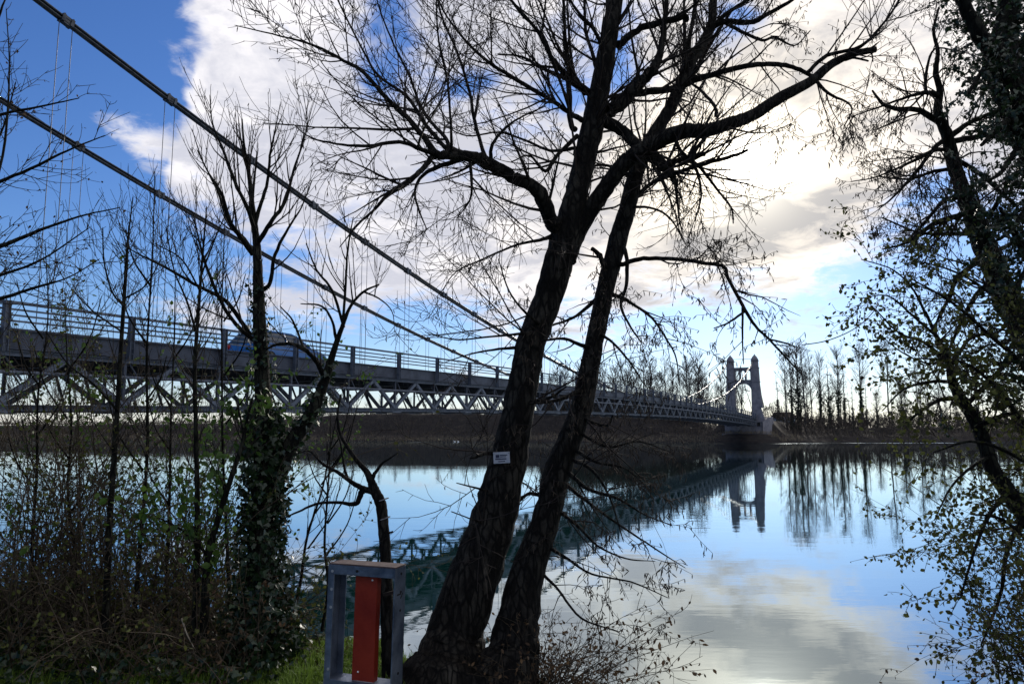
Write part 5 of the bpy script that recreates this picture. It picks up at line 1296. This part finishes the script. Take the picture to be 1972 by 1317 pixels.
def put_far(px, Y, top_py, kind, i, label, group=None, r=random.Random(5)):
    X = hX(px, Y); z0 = float(height(X, Y)) - .3
    H = EYE + (HOR - top_py) / F * Y * 1.0 - z0
    s = H / 18
    t_ = thing('bare_tree', label, 'tree', (X, Y, z0), group)
    t_.scale = (s * r.uniform(.85, 1.15), s * r.uniform(.85, 1.15), s); t_.rotation_euler = (r.uniform(-.03, .03), r.uniform(-.03, .03), r.uniform(0, 6.28))
    tm, cm, iv = protos[kind][i % len(protos[kind])]
    for nm, me_ in (('trunk', tm), ('crown', cm), ('ivy', iv)):
        if me_ is not None:
            o = bpy.data.objects.new(nm, me_); COL.objects.link(o); o.parent = t_
G1 = 'tall bare trees on the far bank right of the pylon'
for px, Y, top, kind, i, lab in [
    (1513, 181, 690, 'poplar', 1, 'leaning bare tree closest to the right side of the pylon'),
    (1524, 184, 672, 'poplar', 0, 'tall dark trunk in the clump right of the pylon, second from it'),
    (1535, 186, 668, 'broom', 1, 'thickest ivy-hung tree of the clump right of the pylon'),
    (1548, 183, 676, 'poplar', 3, 'slender tree on the right side of the clump near the pylon'),
    (1561, 190, 690, 'poplar', 1, 'thin tree just right of the dense clump near the pylon'),
    (1576, 200, 688, 'poplar', 2, 'pale thin tree in the gap right of the clump'),
    (1594, 196, 700, 'spruce', 0, 'narrow spiky tree left of the round-crowned poplars'),
    (1611, 205, 676, 'poplar', 0, 'poplar with a fan crown, leftmost of the three matching poplars'),
    (1624, 198, 702, 'spruce', 1, 'spiky trunk with a dark bird nest between two poplars'),
    (1658, 205, 668, 'poplar', 2, 'poplar with a fan crown, middle one of the three matching poplars'),
    (1708, 203, 664, 'poplar', 3, 'poplar with a fan crown, rightmost of the three matching poplars'),
    (1640, 190, 742, 'spruce', 0, 'short dark ivy-hung trunk between two poplars'),
    (1686, 192, 750, 'spruce', 1, 'short ivy-hung trunk left of the rightmost poplar'),
    (1735, 193, 735, 'broom', 2, 'ivy-hung tree partly behind the leafy willow stem'),
    (1765, 200, 700, 'poplar', 1, 'tall bare tree seen through the leaves of the right-hand willow')]:
    put_far(px, Y, top, kind, i, lab, G1)
# nest / mistletoe balls
r = np.random.default_rng(90)
for px, y_, Y, lab in ((1622, 706, 197, 'dark nest high in the spiky tree right of the pylon'), (1660, 727, 204.5, 'ball of mistletoe in the middle fan-crowned poplar')):
    c = at(px, y_, Y); d = norm(r.normal(size=(260, 3)))
    tag(obj('nest', leaf_mesh('nest', c + d * .45 * r.random((260, 1)), .35, 'dead', 0, r), M_brown), lab, 'nest')
rr_ = random.Random(8)
def span(px):
    for lim, w_ in ((430, 'left of the ivy-clad trunk'), (530, 'behind the ivy-clad trunk'), (640, 'below the blue car'), (760, 'just right of the blue car'), (900, 'midway to the leaning trunks'), (985, 'next to the thick leaning trunk'),
                    (1090, 'hidden by the leaning trunks'), (1180, 'just right of the leaning trunks'), (1260, 'left of the sagging cable bottom'), (1340, 'above the lowest part of the cable'), (1402, 'just left of the pylon'), (1480, 'seen through the pylon arch'),
                    (1560, 'nearest the pylon'), (1640, 'left of the middle poplar'), (1720, 'between the middle and right poplars'), (1820, 'behind the upper willow leaves')):
        if px < lim: return w_
    return 'near the right edge'
for k in range(26):                                       # rest of the row to the right, behind the near leaves
    px = 1500 + k * 19 + rr_.uniform(-7, 7)
    put_far(px, rr_.uniform(212, 245), rr_.uniform(716, 762), rr_.choice(['poplar', 'broom', 'spruce']), rr_.randint(0, 9),
            'back-row bare tree, ' + span(px) + ', far bank', 'back row of bare trees right of the pylon')
for k in range(46):                                       # wood behind the bridge, left of the pylon
    px = 1040 + k * 8.6 + rr_.uniform(-4, 4)
    top = np.interp(px, [1040, 1150, 1250, 1330, 1400, 1470], [725, 705, 700, 715, 728, 735]) + rr_.uniform(-14, 26)
    put_far(px, rr_.uniform(205, 260), float(top), rr_.choice(['poplar', 'poplar', 'broom']), rr_.randint(0, 9),
            'bare tree behind the bridge, ' + span(px), 'bare wood behind the bridge left of the pylon')
put_far(1348, 200, 690, 'broom', 0, 'broad bare tree with a spreading crown between the pylon and the leaning trunks')
put_far(1250, 204, 700, 'broom', 2, 'spreading bare tree above the sagging cable behind the bridge')
for k in range(30):                                       # low wood seen through the truss
    px = 300 + k * 26 + rr_.uniform(-9, 9)
    put_far(px, rr_.uniform(236, 290), rr_.uniform(764, 782), rr_.choice(['poplar', 'broom']), rr_.randint(0, 9),
            'small distant tree under the deck, ' + span(px), 'distant trees seen through the bridge truss')
# bushes along the far shore: leafless scrub read as one mass
r = np.random.default_rng(91)
def scrub_mass(name, label, n, xr, dYr, hr, sz, cols=((.022, .018, .016), (.080, .064, .048))):
    X = r.uniform(xr[0], xr[1], n); Y = np.interp(X, FAR_X, FAR_Y) + r.uniform(dYr[0], dYr[1], n)
    hmax = hr[0] + (hr[1] - hr[0]) * vnoise(X, Y, 5, 14) ** 1.4
    z = height(X, Y) + r.random(n) ** .8 * hmax
    L = r.uniform(.5, 1.3, n) * sz
    d = norm(r.normal(size=(n, 3)) * .5 + np.array([0, 0, 1.0])); P = np.stack([np.stack([X, Y, z], 1), np.stack([X, Y, z], 1) + d * L[:, None] * .5, np.stack([X, Y, z], 1) + d * L[:, None]], 1)
    R = np.broadcast_to(np.array([.05, .035, .015]), (n, 3)) * sz
    v, q = tube_arrays(P, R, 3)
    o = obj(name, npmesh(name, v, q), mat('scrub', cols[0], cols[1], rough=.9, island=True)); tag(o, label, 'scrub', kind='stuff')
scrub_mass('riverside_scrub', 'dark leafless scrub along the far shore right of the pylon', 15000, (66, 190), (1, 34), (1.5, 5.2), 1.3)
scrub_mass('levee_scrub', 'brown winter scrub on the far bank below the bridge', 24000, (-190, 60), (1.5, 26), (.2, 1.7), .8)
scrub_mass('shore_reeds', 'pale dry reeds along the foot of the far bank', 9000, (-190, 66), (-1.0, 3.0), (.1, .8), .6, ((.10, .08, .052), (.26, .21, .14)))
scrub_mass('wood_understorey', 'dark tangle of undergrowth below the bare wood behind the bridge', 12000, (8, 49), (14, 40), (3.0, 7.0), 1.6)
# white swans
for px, lab in ((877, 'white swan on the water at the far shore, left of the two'), (883.5, 'white swan on the water at the far shore, right of the two')):
    Y = 176.0; X = hX(px, Y); sw = thing('swan', lab, 'bird', (X, Y, 0), 'swans at the far shore'); sw.scale = (.6, .6, .6)
    m = MB(); m.ball((X, Y, .12), .22, 12, 8, (1.5, .8, .75))
    m.tube(catmull([(X - .34, Y, .22), (X - .44, Y, .32), (X - .40, Y, .42), (X - .48, Y, .47)], 4), .055, 8); m.ball((X - .50, Y, .46), .075, 8, 6, (1.3, 1, 1))
    m.build('body', M_white, sw, smooth=True)
    m = MB(); m.tube([(X - .58, Y, .45), (X - .68, Y, .42)], [.035, .01], 6); m.build('beak', mat('beak', (.6, .2, .03), rough=.5), sw)
# little pale house behind the embankment
M_wallp = mat('pale_render', (.32, .36, .42), (.40, .44, .50), 1, .9); M_roof = mat('house_roof', (.10, .07, .06), (.16, .11, .09), 2, .9); M_pane = mat('window_pane', (.03, .035, .04), rough=.1)
Yh = 262; Xh = hX(1506, Yh); zh = float(height(Xh, Yh)) - .3
hs = thing('house', 'small pale house beyond the bank just right of the pylon', 'house', (Xh, Yh, zh))
m = MB(); zt = EYE + (HOR - 803) / F * Yh; m.box((Xh, Yh, (zt + zh) / 2), (2.9, 0, 0), (0, 3.5, 0), (0, 0, (zt - zh) / 2)); m.build('wall', M_wallp, hs)
m = MB(); e = 3.2; V = [(Xh - e, Yh - 3.8, zt - .1), (Xh + e, Yh - 3.8, zt - .1), (Xh + e, Yh + 3.8, zt - .1), (Xh - e, Yh + 3.8, zt - .1), (Xh - e, Yh, zt + 1.7), (Xh + e, Yh, zt + 1.7)]
m.add(V, [(0, 1, 5, 4), (2, 3, 4, 5), (0, 3, 2, 1)], [(0, 4, 3), (1, 2, 5)]); m.build('roof', M_roof, hs)
for dxx in (-1.4, 1.2):
    m = MB(); m.box((Xh + dxx, Yh - 3.505, zt - 1.4), (.5, 0, 0), (0, .03, 0), (0, 0, .6)); m.build('window', M_pane, hs)
